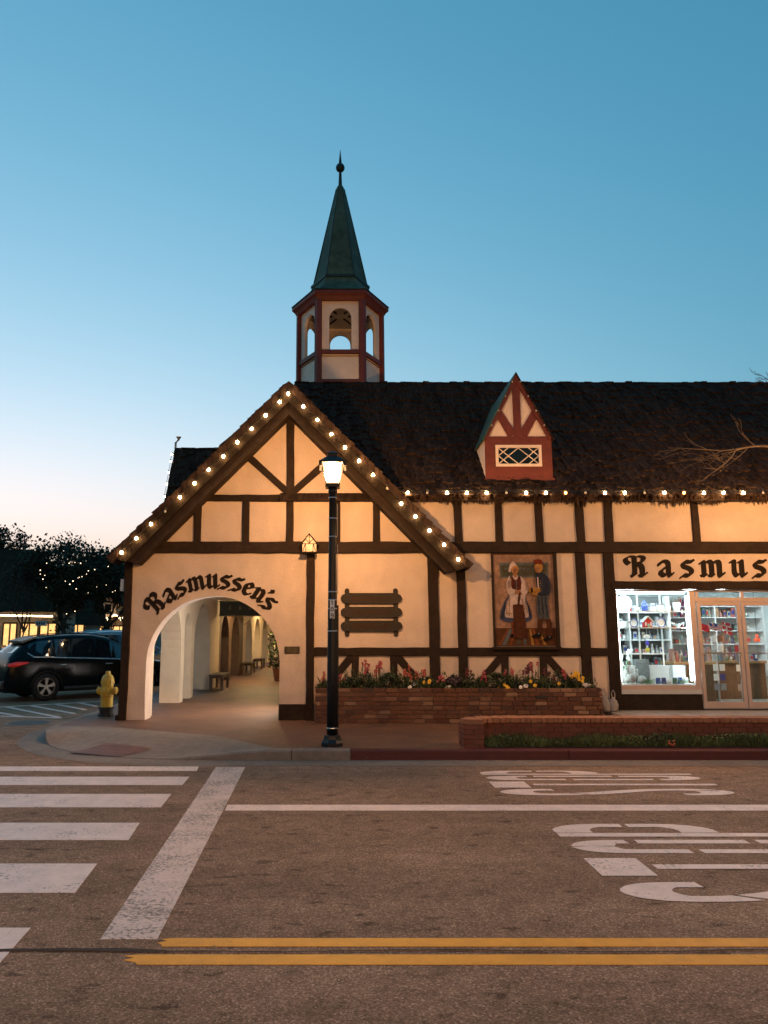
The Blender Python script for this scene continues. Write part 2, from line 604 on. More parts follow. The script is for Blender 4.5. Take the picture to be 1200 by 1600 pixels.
mat('chrome', (.75, .74, .72), .25, 0, metal=.8)
mat('plastic_black', (.015, .015, .016), .6, .2, 10)
mat('tail_red', (.40, .012, .010), .2, .2, 30, coat=1, emit=(1, .05, .03), estr=.004)
mat('bark', (.075, .055, .042), .9, .35, 6, .5, 14)
mat('bark_pale', (.075, .052, .036), .9, .3, 6, .5, 16)
mat('tree_leaf', (.026, .034, .014), .7, .4, 4, var2=.4, scale2=.5)
mat('tree_leaf_brown', (.060, .036, .020), .8, .4, 4, var2=.4, scale2=.5)
mat('far_wall', (.38, .33, .28), .9, .15, 2)
mat('far_timber', (.045, .035, .028), .9, .2, 4)
mat('far_roof', (.050, .030, .020), .98, .35, 3, .4, 9, spec=.03)
mat('bag_grey', (.33, .29, .26), .85, .15, 8, .3, 18)
mat('iron', (.05, .045, .04), .6, .25, 12, .3, 60, metal=.4)
# painted panel colours
for n_, c_ in {'mural_ground': (.36, .22, .155), 'mural_floor': (.11, .045, .022), 'm_white': (.60, .48, .45), 'm_blue': (.060, .070, .135),
               'm_navy': (.028, .036, .060), 'm_grey': (.085, .095, .11), 'm_maroon': (.095, .022, .018), 'm_skin': (.42, .20, .10),
               'm_blond': (.48, .25, .07), 'm_brown': (.085, .032, .016), 'm_red': (.20, .038, .02), 'm_black': (.012, .010, .010),
               'm_olive': (.085, .085, .060), 'm_ochre': (.38, .20, .05), 'm_slate': (.12, .14, .15), 'm_rust': (.24, .075, .03)}.items():
    mat(n_, tuple(.68 * q for q in c_), .85, .32, 14, .08, 40, spec=.12, var2=.2, scale2=5)

# ------------------------------------------------------------------ ground: road, gutter, kerb, pavement
F = 14.2            # plane of the front wall
ground = MB()
ground.add([(-400, -200, 0), (400, -200, 0), (400, 700, 0), (-400, 700, 0)], [(0, 1, 2, 3)])
tag(ground.build('road', 'asphalt'), kind='structure')

CC, RC = (-2.1, 13.7), 2.97     # centre and radius of the street corner
def curb_pts(r_):
    P = [(CC[0] - r_, 70.0), (CC[0] - r_, 45.0), (CC[0] - r_, 30.0), (CC[0] - r_, 22.0), (CC[0] - r_, 17.5), (CC[0] - r_, 15.4)]
    for k in range(0, 31):
        a = PI + (PI / 2) * k / 30
        P.append((CC[0] + r_ * math.cos(a), CC[1] + r_ * math.sin(a)))
    P += [(x, CC[1] - r_) for x in (-1.7, -1.35, -1.0, -.67)]
    return P
def curb_h(p):
    """height of the kerb top: sunk at the ramp on the corner"""
    x, y = p
    if y > CC[1]: return .15
    if x > CC[0]:
        a, ex = 270., x - CC[0]
    else:
        a, ex = math.degrees(math.atan2(y - CC[1], x - CC[0])) % 360, 0
    if a < 213: return lerp(.15, .022, smooth((a - 204) / 9))
    if a <= 258: return .022
    d = R(a - 258) * RC + ex
    return lerp(.022, .15, smooth(d / 2.0))
# gutter pan
g = MB()
A, B = curb_pts(RC + .40), curb_pts(RC - .02)
A += [(.16, A[-1][1]), (40, A[-1][1])]
B += [(.16, B[-1][1]), (40, B[-1][1])]
for i in range(len(A)):
    g.v.append((*A[i], .004))
    g.v.append((*B[i], .014))
for i in range(len(A) - 1): g.f.append((2 * i, 2 * i + 2, 2 * i + 3, 2 * i + 1))
gutter = tag(g.build('gutter', 'concrete_gutter'), kind='structure')
# kerb stones with joints
kerb = tag(bpy.data.objects.new('kerb', None), kind='structure')
COL.objects.link(kerb)
def kerb_piece(O, I, material, label=None):
    m = MB()
    for (o_, i_) in zip(O, I):
        h0 = curb_h(o_)
        m.v += [(o_[0], o_[1], -.1), (o_[0], o_[1], h0 - .018), (lerp(o_[0], i_[0], .12), lerp(o_[1], i_[1], .12), h0 + .002), (i_[0], i_[1], h0 + .004), (i_[0], i_[1], -.1)]
    n = len(O)
    for i in range(n - 1):
        for k in range(4): m.f.append((i * 5 + k, i * 5 + 5 + k, i * 5 + 6 + k, i * 5 + 1 + k))
    m.f.append((0, 1, 2, 3, 4))
    m.f.append(tuple((n - 1) * 5 + k for k in (4, 3, 2, 1, 0)))
    o = m.build('kerb_stone', material, kerb)
    return o
O_, I_ = curb_pts(RC), curb_pts(RC - .15)
cuts = [0, 2, 4, 6, 12, 18, 24, 30, 36, len(O_) - 1]
for a, b in zip(cuts[:-1], cuts[1:]):
    o2, i2 = list(O_[a:b + 1]), list(I_[a:b + 1])
    if b < len(O_) - 1:       # leave an 8 mm joint
        d = Vector((o2[-1][0] - o2[-2][0], o2[-1][1] - o2[-2][1])).normalized() * .008
        o2[-1] = (o2[-1][0] - d.x, o2[-1][1] - d.y)
        i2[-1] = (i2[-1][0] - d.x, i2[-1][1] - d.y)
    kerb_piece(o2, i2, 'concrete')
YK = CC[1] - RC
kerb_piece([(-.66, YK), (.155, YK)], [(-.66, YK + .15), (.155, YK + .15)], 'concrete')
x = .163
while x < 30:
    kerb_piece([(x, YK), (x + 3.04, YK)], [(x, YK + .15), (x + 3.04, YK + .15)], 'red_curb_paint')
    x += 3.05
# concrete corner slab with the ramp, then brown pavers
inner = [p for p in I_ if p[1] < 13.45] + [(-.95, YK + .15)]
inner = [p for p in inner if p[0] < -.9]
bound = [(-4.92, 13.38), (-3.85, 13.12), (-1.95, 12.15), (-.93, YK + .152)]
def along(P, t):
    L_ = [math.dist(P[i], P[i + 1]) for i in range(len(P) - 1)]
    d = t * sum(L_)
    for i, l in enumerate(L_):
        if d <= l or i == len(L_) - 1: return (lerp(P[i][0], P[i + 1][0], min(1, d / l)), lerp(P[i][1], P[i + 1][1], min(1, d / l)))
        d -= l
slab = MB()
K, nI = 10, len(inner)
for i, p in enumerate(inner):
    q = along(bound, i / (nI - 1))
    h0 = curb_h((CC[0] + (p[0] - CC[0]) * RC / (RC - .15), CC[1] + (p[1] - CC[1]) * RC / (RC - .15)) if p[0] < CC[0] else (p[0], YK))
    for k in range(K + 1):
        t = k / K
        slab.v.append((lerp(p[0], q[0], t), lerp(p[1], q[1], t), lerp(h0, .15, smooth(t * 1.15)) + .001))
for i in range(nI - 1):
    for k in range(K): slab.f.append((i * (K + 1) + k, (i + 1) * (K + 1) + k, (i + 1) * (K + 1) + k + 1, i * (K + 1) + k + 1))
slab_o = tag(slab.build('pavement_corner', 'concrete', smooth=True), kind='structure')
# dark red brick square set into the ramp
sq = MB()
cs = [(-3.98, 11.28), (-3.62, 11.95), (-2.78, 11.42), (-3.12, 10.93)]
def ramp_z(x, y):
    best = min(slab.v, key=lambda v: (v[0] - x) ** 2 + (v[1] - y) ** 2)
    return best[2]
nq = 8
for i in range(nq + 1):
    for k in range(nq + 1):
        a, b = i / nq, k / nq
        x = lerp(lerp(cs[0][0], cs[1][0], a), lerp(cs[3][0], cs[2][0], a), b)
        y = lerp(lerp(cs[0][1], cs[1][1], a), lerp(cs[3][1], cs[2][1], a), b)
        near = sorted(slab.v, key=lambda v: (v[0] - x) ** 2 + (v[1] - y) ** 2)[:4]
        ws = [1 / (1e-4 + (v[0] - x) ** 2 + (v[1] - y) ** 2) for v in near]
        z = sum(w * v[2] for w, v in zip(ws, near)) / sum(ws)
        sq.v.append((x, y, z + .008))
for i in range(nq):
    for k in range(nq): sq.f.append((i * (nq + 1) + k, (i + 1) * (nq + 1) + k, (i + 1) * (nq + 1) + k + 1, i * (nq + 1) + k + 1))
sq.build('warning_brick_square', 'ramp_bricks', slab_o)
pav = MB()
poly = [(-.93, YK + .152), (40, YK + .152), (40, 14.6), (-.9, 14.6), (-.9, 70), (CC[0] - RC + .152, 70), (CC[0] - RC + .152, 13.40)] + bound[1:-1]
pav.add([(x, y, .15) for x, y in poly], [tuple(range(len(poly)))])
tag(pav.build('pavement', 'pavers'), kind='structure')
# near pavement behind the camera and opposite pavement of the side street
m = MB().box(-2.2, 40, -9, -1.6, -.1, .15)
tag(m.build('pavement_near_side', 'concrete'), kind='structure')
m = MB().box(-90, -20.5, 35, 36.6, -.1, .15)
tag(m.build('pavement_across', 'concrete'), kind='structure')
# raised walk in front of the shop
tag(MB().box(4.95, 14, 11.42, 14.32, .10, .33).build('shop_walk', 'walk_stone'), kind='structure')

# ------------------------------------------------------------------ road markings
mk = 'road_marking'
def sheet(name, poly, material, label, cat, group=None, z=.004):
    m = MB()
    m.prism(poly, .001, z, 'z')
    return tag(m.build(name, material), label, cat, group)
ST = [(10.30, 9.98), (9.60, 9.10), (8.62, 7.99), (7.37, 6.79), (6.13, 5.48), (4.87, 4.20), (3.55, 2.9), (2.2, 1.6)]
words = ['kerb and farthest from the camera', 'second from the kerb', 'third from the kerb', 'fourth from the kerb', 'fifth from the kerb', 'sixth from the kerb, cut by the seam', 'seventh from the kerb', 'eighth from the kerb']
for (a, b), w in zip(ST, words):
    poly = [(-5.3, a), (-1.87 + rnd(-.02, .02), a), (-1.83 + rnd(-.02, .02), b), (-5.3, b)]
    if w.startswith('seventh') or w.startswith('eighth'): continue
    sheet('crosswalk_stripe', poly, 'road_white', 'white zebra crossing stripe, ' + ('nearest the ' + w if w.startswith('kerb') else w), 'road marking', 'crosswalk stripes')
sheet('stop_bar', [(-1.408, 4.70), (-1.072, 4.70), (-1.252, 10.26), (-1.644, 10.26), (-1.60, 9.3), (-1.553, 8.186)], 'road_white_worn', 'long worn white stop bar slanting beside the crosswalk', 'road marking')
sheet('lane_line', [(-1.155, 7.85), (40, 7.85), (40, 8.10), (-1.165, 8.10)], 'road_white', 'thin white line along the parking lane', 'road marking')
sheet('centre_line', [(-1.02, 4.60), (40, 4.60), (40, 4.715), (-.99, 4.715), (-1.045, 4.70), (-1.005, 4.672), (-1.06, 4.65), (-1.03, 4.625)], 'road_yellow', 'yellow centre line, the farther of the pair', 'road marking', 'double yellow line')
sheet('centre_line', [(-1.10, 4.365), (40, 4.365), (40, 4.49), (-1.13, 4.49), (-1.20, 4.475), (-1.14, 4.45), (-1.19, 4.42), (-1.12, 4.395)], 'road_yellow', 'yellow centre line, the nearer of the pair', 'road marking', 'double yellow line')
sm_ = MB()
nS = 90
for i in range(nS + 1):
    x_ = lerp(-5.2, 9.0, i / nS)
    yc = 4.535 + .012 * math.sin(x_ * 3.1) + rnd(-.006, .006)
    w_ = rnd(.010, .026) * (1.0 if x_ < -1 else .35)
    sm_.v += [(x_, yc - w_, .0065), (x_, yc + w_, .0065)]
for i in range(nS): sm_.f.append((2 * i, 2 * i + 2, 2 * i + 3, 2 * i + 1))
tag(sm_.build('seam_line', 'tar'), 'dark tar seam running across the crosswalk and between the yellow lines', 'road seam')

def stop_word(ys, x0, L_, label):
    """S T O P stencilled for traffic driving to the left (letter tops towards -x)"""
    root = thing('road_word', label, 'road marking', (x0, (ys[0][0] + ys[-1][1]) / 2, 0), group='STOP lettering on the road')
    def ribbon(m, P, wid):
        # P in letter space: a across (0..1, driver's left to right), b down from the top (0..1); real size keeps stroke width
        for i in range(len(P) - 1):
            pass
        V = []
        for i, (a, b) in enumerate(P):
            pa, pb = P[max(i - 1, 0)], P[min(i + 1, len(P) - 1)]
            d = Vector(((pb[0] - pa[0]), (pb[1] - pa[1]) * 2.0)).normalized()
            n = Vector((-d.y, d.x)) * wid
            V.append(((a + n.x, b + n.y / 2.0), (a - n.x, b - n.y / 2.0)))
        return V
    for ch, (ya, yb) in zip('STOP', ys):
        m = MB()
        more = []
        def W(a, b): return (x0 + b * L_, lerp(ya, yb, a), .004)
        def strip(P, wid, k=8, cut=()):
            Q = catmull(P, k) if len(P) > 2 else [tuple(lerp(P[0][j], P[1][j], t / 4) for j in (0, 1)) for t in range(5)]
            V = ribbon(m, Q, wid)
            run = m
            for i in range(len(V) - 1):
                if i in cut:
                    run = MB()
                    more.append(run)
                    continue
                run.add([W(*V[i][0]), W(*V[i][1]), W(*V[i + 1][1]), W(*V[i + 1][0])], [(0, 1, 2, 3)])
        if ch == 'T':
            m.add([W(0, 0), W(1, .0), W(1, .16), W(0, .16)], [(0, 1, 2, 3)])
            more.append(MB().add([W(.37, .185), W(.63, .185), W(.63, 1), W(.37, 1)], [(0, 1, 2, 3)]))
        elif ch == 'S':
            strip([(.86, .24), (.82, .12), (.5, .075), (.17, .13), (.15, .28), (.34, .42), (.66, .56), (.86, .70), (.84, .86), (.5, .925), (.18, .88), (.14, .77)], .14, 7, cut=(30, 58))
        elif ch == 'O':
            strip([(.5, .07), (.18, .12), (.14, .3), (.14, .5), (.14, .7), (.18, .88), (.5, .93), (.82, .88), (.86, .7), (.86, .5), (.86, .3), (.82, .12), (.5, .07)], .14, 6, cut=(14, 26, 50, 62))
        else:
            strip([(.14, .0), (.14, 1.0)], .13)
            m2, m = m, MB()
            more.append(m)
            strip([(.30, .065), (.6, .07), (.84, .14), (.86, .28), (.84, .42), (.6, .49), (.30, .50)], .13, 7, cut=(20,))
        if ch == 'P': m = m2
        lo_ = m.build('letter', 'road_white', root)
        for q in more:
            if q.f: q.build('stroke', 'road_white', lo_)
stop_word([(5.31, 5.70), (5.84, 6.27), (6.40, 6.79), (6.89, 7.33)], 1.95, 2.6, 'white word STOP on the asphalt in the nearer lane, cut by the frame')
stop_word([(8.55, 8.88), (8.95, 9.30), (9.38, 9.66), (9.72, 10.0)], 1.80, 2.65, 'white word STOP on the asphalt in the lane by the red kerb')
# hatched bay at the far left
ln = [((0, 1119), (95, 1122)), ((0, 1105), (157, 1096)), ((-40, 1107), (35, 1120)), ((12, 1105), (92, 1121)), ((50, 1103), (115, 1115)), ((85, 1100), (132, 1109)), ((122, 1098), (150, 1104))]
hb = thing('hatched_bay', 'thin white hatch lines painted behind the black car', 'road marking', (-7, 17, 0))
for (p, q) in ln:
    a, b = Vector(gr(*p)), Vector(gr(*q))
    d = (b - a).normalized()
    n = Vector((-d.y, d.x)) * .055
    MB().prism([a - n, b - n, b + n, a + n], .001, .004 + .0008 * ln.index((p, q)), 'z').build('stripe', 'road_white', hb)
mh = thing('utility_cover', 'round iron utility cover in the asphalt at far left', 'manhole cover', (*gr(45, 1130), 0))
MB().lathe([(.46, .001), (.46, .006), (.44, .008)], (*gr(45, 1130), 0), 24).build('ring', 'concrete_gutter', mh)
MB().lathe([(.38, .002), (.38, .011), (.36, .012)], (*gr(45, 1130), 0), 24).build('lid', 'iron', mh)

# ------------------------------------------------------------------ the half-timbered shop building
bld = thing('timbered_shop', 'cream half-timbered shop with dark shake roof, arched passage and green spire', 'building', (-.97, F, .15))
AX, AZ, AR = -2.38, 1.19, 1.258       # arch centre and radius
arc = [(AX + AR * math.cos(PI - PI * k / 32), AZ + AR * math.sin(PI - PI * k / 32)) for k in range(33)]
wall = MB()
outline = [(-4.1, .10), (AX - AR + .02, .10), (AX - AR, .6)] + arc + [(AX + AR, .10), (5.28, .10), (5.28, 4.42), (.80, 4.42), (-.975, 6.24), (-4.02, 3.1), (-4.1, 3.02)]
wall.prism(outline, F, F + .43)
wall.box(5.28, 13.5, F, F + .2, 2.72, 4.42)
wall.build('front_wall', 'plaster', bld)
# shallow pilaster line beside the arch
def timber(p0, p1, w, depth=.045, y=F, wob=.007, name='timber', material='timber'):
    p0, p1 = Vector(p0), Vector(p1)
    d = p1 - p0
    L_ = d.length
    d.normalize()
    n = Vector((-d.y, d.x))
    seg = max(2, int(L_ / .30))
    yf = y - depth - rnd(0, .006)
    m = MB()
    for i in range(seg + 1):
        c = p0 + d * (L_ * i / seg)
        l, r_ = c + n * (w / 2 + rnd(-wob, wob)), c - n * (w / 2 + rnd(-wob, wob))
        l2, r2 = l - n * .010, r_ + n * .010
        m.v += [(l.x, y + .02, l.y), (l.x, yf + .010, l.y), (l2.x, yf, l2.y), (r2.x, yf, r2.y), (r_.x, yf + .010, r_.y), (r_.x, y + .02, r_.y)]
    for i in range(seg):
        for k in range(5): m.f.append((i * 6 + k, i * 6 + 6 + k, i * 6 + 7 + k, i * 6 + 1 + k))
    m.f.append((0, 1, 2, 3, 4, 5))
    m.f.append(tuple(seg * 6 + k for k in (5, 4, 3, 2, 1, 0)))
    return m.build(name, material, bld)
timber((-4.12, 3.38), (13.4, 3.38), .215, .065, name='tie_beam')
timber((-2.75, 4.345), (.80, 4.345), .135, .05, name='collar_beam')
timber((-.955, 3.48), (-.955, 4.28), .145, .042, name='king_post')
timber((-.955, 4.40), (-.965, 6.15), .15, .042, name='king_post')
timber((-1.0, 4.46), (-1.93, 5.30), .14, .038, name='brace')
timber((-.90, 4.46), (.02, 5.30), .14, .038, name='brace')
for x in (-2.74, -1.81, -.04, .72): timber((x, 3.48), (x, 4.29), .135, .04, name='stud')
for x in (2.31, 3.09, 3.875, 4.67, 5.22, 6.91, 8.6, 10.3, 12): timber((x, 3.48), (x + rnd(-.02, .03), 4.42), rnd(.135, .165), .04, name='stud')
timber((-4.035, .10), (-4.035, 3.30), .15, .05, name='corner_post')
timber((-.545, .10), (-.545, 3.29), .15, .085, name='post')
timber((1.80, .70), (1.795, 3.29), .20, .05, name='post')
timber((2.33, .70), (2.33, 3.29), .17, .052, name='post')
timber((4.66, .70), (4.63, 3.29), .19, .05, name='post')
timber((5.17, .34), (5.17, 3.29), .20, .052, name='post')
timber((-.47, 1.405), (5.08, 1.40), .15, .044, name='rail')
timber((5.2, 2.652), (13.4, 2.652), .158, .06, name='lintel_beam')
for x, sgn in ((.30, -1), (1.03, 1), (3.12, -1), (3.84, 1)):
    timber((x, .70), (x, 1.34), .13, .036, name='short_post')
    timber((x + sgn * .07, 1.31), (x + sgn * .58, .70), .14, .032, name='brace')
# dark base beside the arch
MB().box(-1.128, -.625, F - .035, F + .1, .10, .44).build('plinth', 'timber', bld)
MB().box(-4.17, -4.10, F - .02, F + .2, .12, .24).build('plinth', 'timber', bld)

# side wall of the passage with its arches, back part painted brown
def arch_wall(m, xin, xout, Y0, Y1, ztop, opens):
    """wall in the YZ plane with arched openings: list of (ya, yb, apex)"""
    poly = [(Y0, .12)]
    for ya, yb, ap in opens:
        c, rr = (ya + yb) / 2, (yb - ya) / 2
        sp = ap - min(rr, 1.15)
        poly += [(ya, .12)] + [(c - rr * math.cos(PI * k / 20), sp + (ap - sp) * math.sin(PI * k / 20)) for k in range(21)] + [(yb, .12)]
    poly += [(Y1, .12), (Y1, ztop), (Y0, ztop)]
    m.prism(poly, xout, xin, 'x')
    return m
arch_wall(MB(), -3.68, -4.15, F + .435, 23.0, 3.0, [(F + .75, 17.5, 2.55), (17.85, 18.62, 2.22), (19.05, 21.4, 2.5)]).build('passage_wall', 'plaster_arcade', bld)
MB().box(-4.16, -1.0, F + .435, 23.0, 2.72, 2.82).build('passage_ceiling', 'plaster_arcade', bld)
MB().box(-1.0, -.85, F + .435, 23.0, .12, 3.0).build('passage_wall', 'plaster_arcade', bld)
w_ = MB().box(-1.03, -1.002, 15.1, 16.7, .55, 2.3).build('added_passage_window', 'added_window_glow', bld)  # unseen glowing panel, added to throw light on the passage floor
fr = MB()
for y in (15.05, 15.88, 16.7): fr.box(-1.06, -1.0, y, y + .06, .5, 2.36)
fr.box(-1.06, -1.0, 15.05, 16.76, .48, .55).box(-1.06, -1.0, 15.05, 16.76, 2.3, 2.37)
fr.build('frame', 'timber', w_)
pl = MB().box(-3.3, -2.3, 14.95, 15.07, 2.66, 2.718).build('passage_ceiling_lamp', 'passage_lamp', bld)
MB().box(-3.33, -2.27, 14.93, 15.09, 2.70, 2.7195).build('rim', 'bronze', pl)
# shop interior shell
sh = MB()
sh.box(5.18, 5.27, F + .2, 19.6, .2, 2.9)
sh.box(5.27, 13.5, 19.5, 19.6, .2, 2.9)
sh.box(13.4, 13.5, F + .2, 19.5, .2, 2.9)
sh.build('shop_inner_wall', 'shop_wall', bld)
MB().box(5.27, 13.4, F + .02, 19.5, .25, .345).build('shop_floor', 'shop_floor', bld)
MB().box(5.18, 13.5, F + .2, 19.6, 2.78, 2.88).build('shop_ceiling', 'shop_wall', bld)
for x in (6.2, 8.4, 10.6):
    for y in (15.9, 17.9): MB().box(x, x + .9, y, y + .3, 2.735, 2.778).build('ceiling_light', 'shop_light', bld)
# display window
dw = MB()
dw.box(5.272, 6.80, F + .02, F + .10, .70, .78)
dw.box(5.272, 5.31, F + .025, F + .09, .78, 2.57)
dw.box(6.70, 6.80, F + .025, F + .09, .78, 2.57)
dw.box(5.31, 6.70, F + .027, F + .085, 2.535, 2.57)
dwo = dw.build('display_window', 'alu_pink', bld)
MB().box(5.31, 6.70, F + .05, F + .056, .78, 2.535).build('pane', 'window_glass', dwo)
MB().box(5.275, 6.79, F - .03, F + .03, .625, .698).build('window_sill', 'sill_grey', dwo)
MB().box(5.275, 6.79, F - .012, F + .05, .33, .623).build('stall_riser', 'timber', dwo)
MB().box(5.30, 6.74, F + .10, 15.25, .72, .80).build('display_floor', 'white_paint', dwo)
MB().box(5.35, 6.66, F + .12, F + .17, 2.50, 2.545).build('tube_light', 'display_light', dwo)
MB().box(5.35, 6.66, 14.95, 15.0, 2.70, 2.74).build('tube_light', 'display_light', dwo)
for X in (5.32, 6.655): MB().box(X, X + .03, F + .10, F + .125, .86, 2.46).build('tube_light', 'display_light', dwo)
for z in (1.845, 2.155):
    MB().box(5.30, 6.70, F + .14, F + .58, z, z + .012).build('glass_shelf', 'shelf_glass', dwo)
    MB().box(5.30, 6.70, F + .135, F + .14, z - .006, z + .014).build('shelf_edge', 'white_paint', dwo)
for x in (5.9, 6.35): MB().box(x, x + .025, F + .56, F + .58, .8, 2.7).build('shelf_standard', 'white_paint', dwo)
# doors and transom
dz0, dz1 = .36, 2.34
tr = MB().box(6.80, 13.4, F + .02, F + .09, 2.345, 2.42).box(6.80, 13.4, F + .02, F + .09, 2.53, 2.572)
for x in (6.82, 7.69, 8.58): tr.box(x, x + .05, F + .025, F + .088, 2.42, 2.53)
tro = tr.build('transom', 'alu_pink', bld)
MB().box(6.80, 13.4, F + .05, F + .056, 2.42, 2.53).build('pane', 'window_glass', tro)
for x0, x1, hx in ((6.83, 7.655, 7.60), (7.675, 8.50, 7.72)):
    d = MB().box(x0, x0 + .065, F + .03, F + .08, dz0, dz1).box(x1 - .065, x1, F + .03, F + .08, dz0, dz1)
    d.box(x0 + .065, x1 - .065, F + .032, F + .078, dz0, dz0 + .12).box(x0 + .065, x1 - .065, F + .032, F + .078, dz1 - .07, dz1)
    do = d.build('shop_door', 'alu_pink', bld)
    MB().box(x0 + .065, x1 - .065, F + .052, F + .058, dz0 + .12, dz1 - .07).build('pane', 'window_glass', do)
    MB().box(x0 + .05, x1 - .05, F + .005, F + .03, 1.36, 1.39).build('push_bar', 'steel_band', do)
MB().box(8.52, 8.62, F + .02, F + .09, .34, 2.345).box(8.62, 13.4, F + .02, F + .09, .34, .8).build('side_window_frame', 'alu_pink', bld)
MB().box(8.62, 13.4, F + .05, F + .056, .8, 2.345).build('side_window_pane', 'window_glass', bld)
MB().box(6.80, 8.6, F - .02, F + .1, .332, .352).build('threshold', 'iron', bld)

# ---- roofs
EY, EZ, RY, RZ = 14.02, 4.34, 18.2, 8.06      # eave and ridge of the main roof
su = Vector((0, RY - EY, RZ - EZ)).normalized()
sn = Vector((0, -su.z, su.y))
SL = math.hypot(RY - EY, RZ - EZ)
main = MB()
main.prism([(EY, EZ - .05), (RY, RZ - .06), (2 * RY - EY, EZ - .06), (2 * RY - EY, EZ - .2), (RY, RZ - .25), (EY, EZ - .075)], -1.15, 13.6, 'x')
roof = main.build('main_roof', 'shake', bld)
MB().prism([(EY + .35, 4.0), (RY, RZ - .3), (2 * RY - EY - .2, 4.0)], -1.12, -.9, 'x').build('roof_end_wall', 'timber', bld)
MB().prism([(RY - .14, RZ - .10), (RY, RZ + .03), (RY + .14, RZ - .10)], -1.15, 13.6, 'x').build('ridge_cap', 'shake', roof)
def shake_mesh(w, L_, th, seed):
    random.seed(seed)
    m = MB()
    k = 4
    xs = [lerp(-w / 2, w / 2, i / k) for i in range(k + 1)]
    lo = [rnd(-.07, .03) for _ in xs]
    for i, x in enumerate(xs): m.v += [(x, lo[i], th), (x, lo[i], 0), (x, L_, .004), (x, L_, 0)]
    for i in range(k):
        a, b = i * 4, i * 4 + 4
        m.f += [(a, b, b + 2, a + 2), (a, a + 1, b + 1, b), (a + 1, a + 3, b + 3, b + 1)]
    m.f += [(0, 2, 3, 1), (k * 4, k * 4 + 1, k * 4 + 3, k * 4 + 2)]
    return m
shake_src = [shake_mesh(rnd(.14, .2), .46, .058, s) for s in range(6)]
shake_me = [s.build('shingle', 'shake', mesh_only=True) for s in shake_src]
random.seed(11)
def lay_shakes(parent, O, U, S, NN, W_, L_, expo, skip=None, each=None, limit=300, sx=1.0):
    """courses of shakes; those accepted by each() become objects, the rest one stuff mesh"""
    rest, cnt = MB(), 0
    rows = int(L_ / expo)
    root = parent
    while root.parent: root = root.parent
    B3 = Matrix((U, S, NN)).transposed()
    for r_ in range(rows + 1):
        x = rnd(0, .1)
        while x < W_:
            w = rnd(.13, .22) * sx
            b = r_ * expo + (rnd(-.06, .06) if r_ else 0)
            if b > L_ - .05: b = L_ - .05
            p = O + U * (x + w / 2) + S * b + NN * rnd(-.006, .03)
            x += w + .004
            if skip and skip(p): continue
            i = random.randrange(6)
            src = shake_src[i]
            w0 = src.v[-1][0] * 2
            Lf = min(1, (L_ - b + .02) / .46)
            T = B3 @ Matrix.Rotation(rnd(-.03, .03), 3, 'Z') @ Matrix.Rotation(rnd(-.01, .045), 3, 'X')
            if each and cnt < limit and each(p):
                cnt += 1
                o = bpy.data.objects.new('shingle', shake_me[i])
                COL.objects.link(o)
                o.parent = parent
                o.matrix_local = Matrix.Translation(p - Vector(root.location)) @ (T @ Matrix.Diagonal((w / w0, Lf, 1))).to_4x4()
            else:
                rest.add([p + T @ Vector((v[0] * w / w0, v[1] * Lf, v[2])) for v in src.v], src.f)
    o = rest.build('shingle_field', 'shake', parent)
    o['kind'] = 'stuff'
    return o
def in_gable(p):   # hidden under the front gable or the dormer or tower
    return (p.z < 6.5 - 1.03 * abs(p.x + .975) - .05) or (abs(p.x - 3.62) < .55 and p.z < 6.6 - abs(p.x - 3.62) * 2 and p.z > 4.98)
lay_shakes(roof, Vector((-1.15, EY, EZ)), Vector((1, 0, 0)), su, sn, 14.7, SL, .23, skip=in_gable, each=lambda p: 1.6 < p.x < 8.6)
# ragged shake ends hanging at the eave
fr = MB()
x = 1.55
while x < 13.4:
    w = rnd(.02, .05)
    d = rnd(.03, .12) * (1 + .5 * math.sin(x * 5.1) * math.sin(x * 2.3))
    y0 = EY + rnd(-.02, .03)
    fr.add([(x, y0, EZ + .02), (x + w, y0, EZ + .02), (x + w * .8, y0 + d * .3, EZ - .03 - d), (x + w * .3, y0 + d * .3, EZ - .03 - d),
            (x, y0 + .06, EZ + .02), (x + w, y0 + .06, EZ + .02)], [(0, 1, 2, 3), (4, 3, 2, 5), (0, 3, 4), (1, 5, 2)])
    x += w * .8
fo = fr.build('eave_fringe', 'shake', roof)
fo['kind'] = 'stuff'

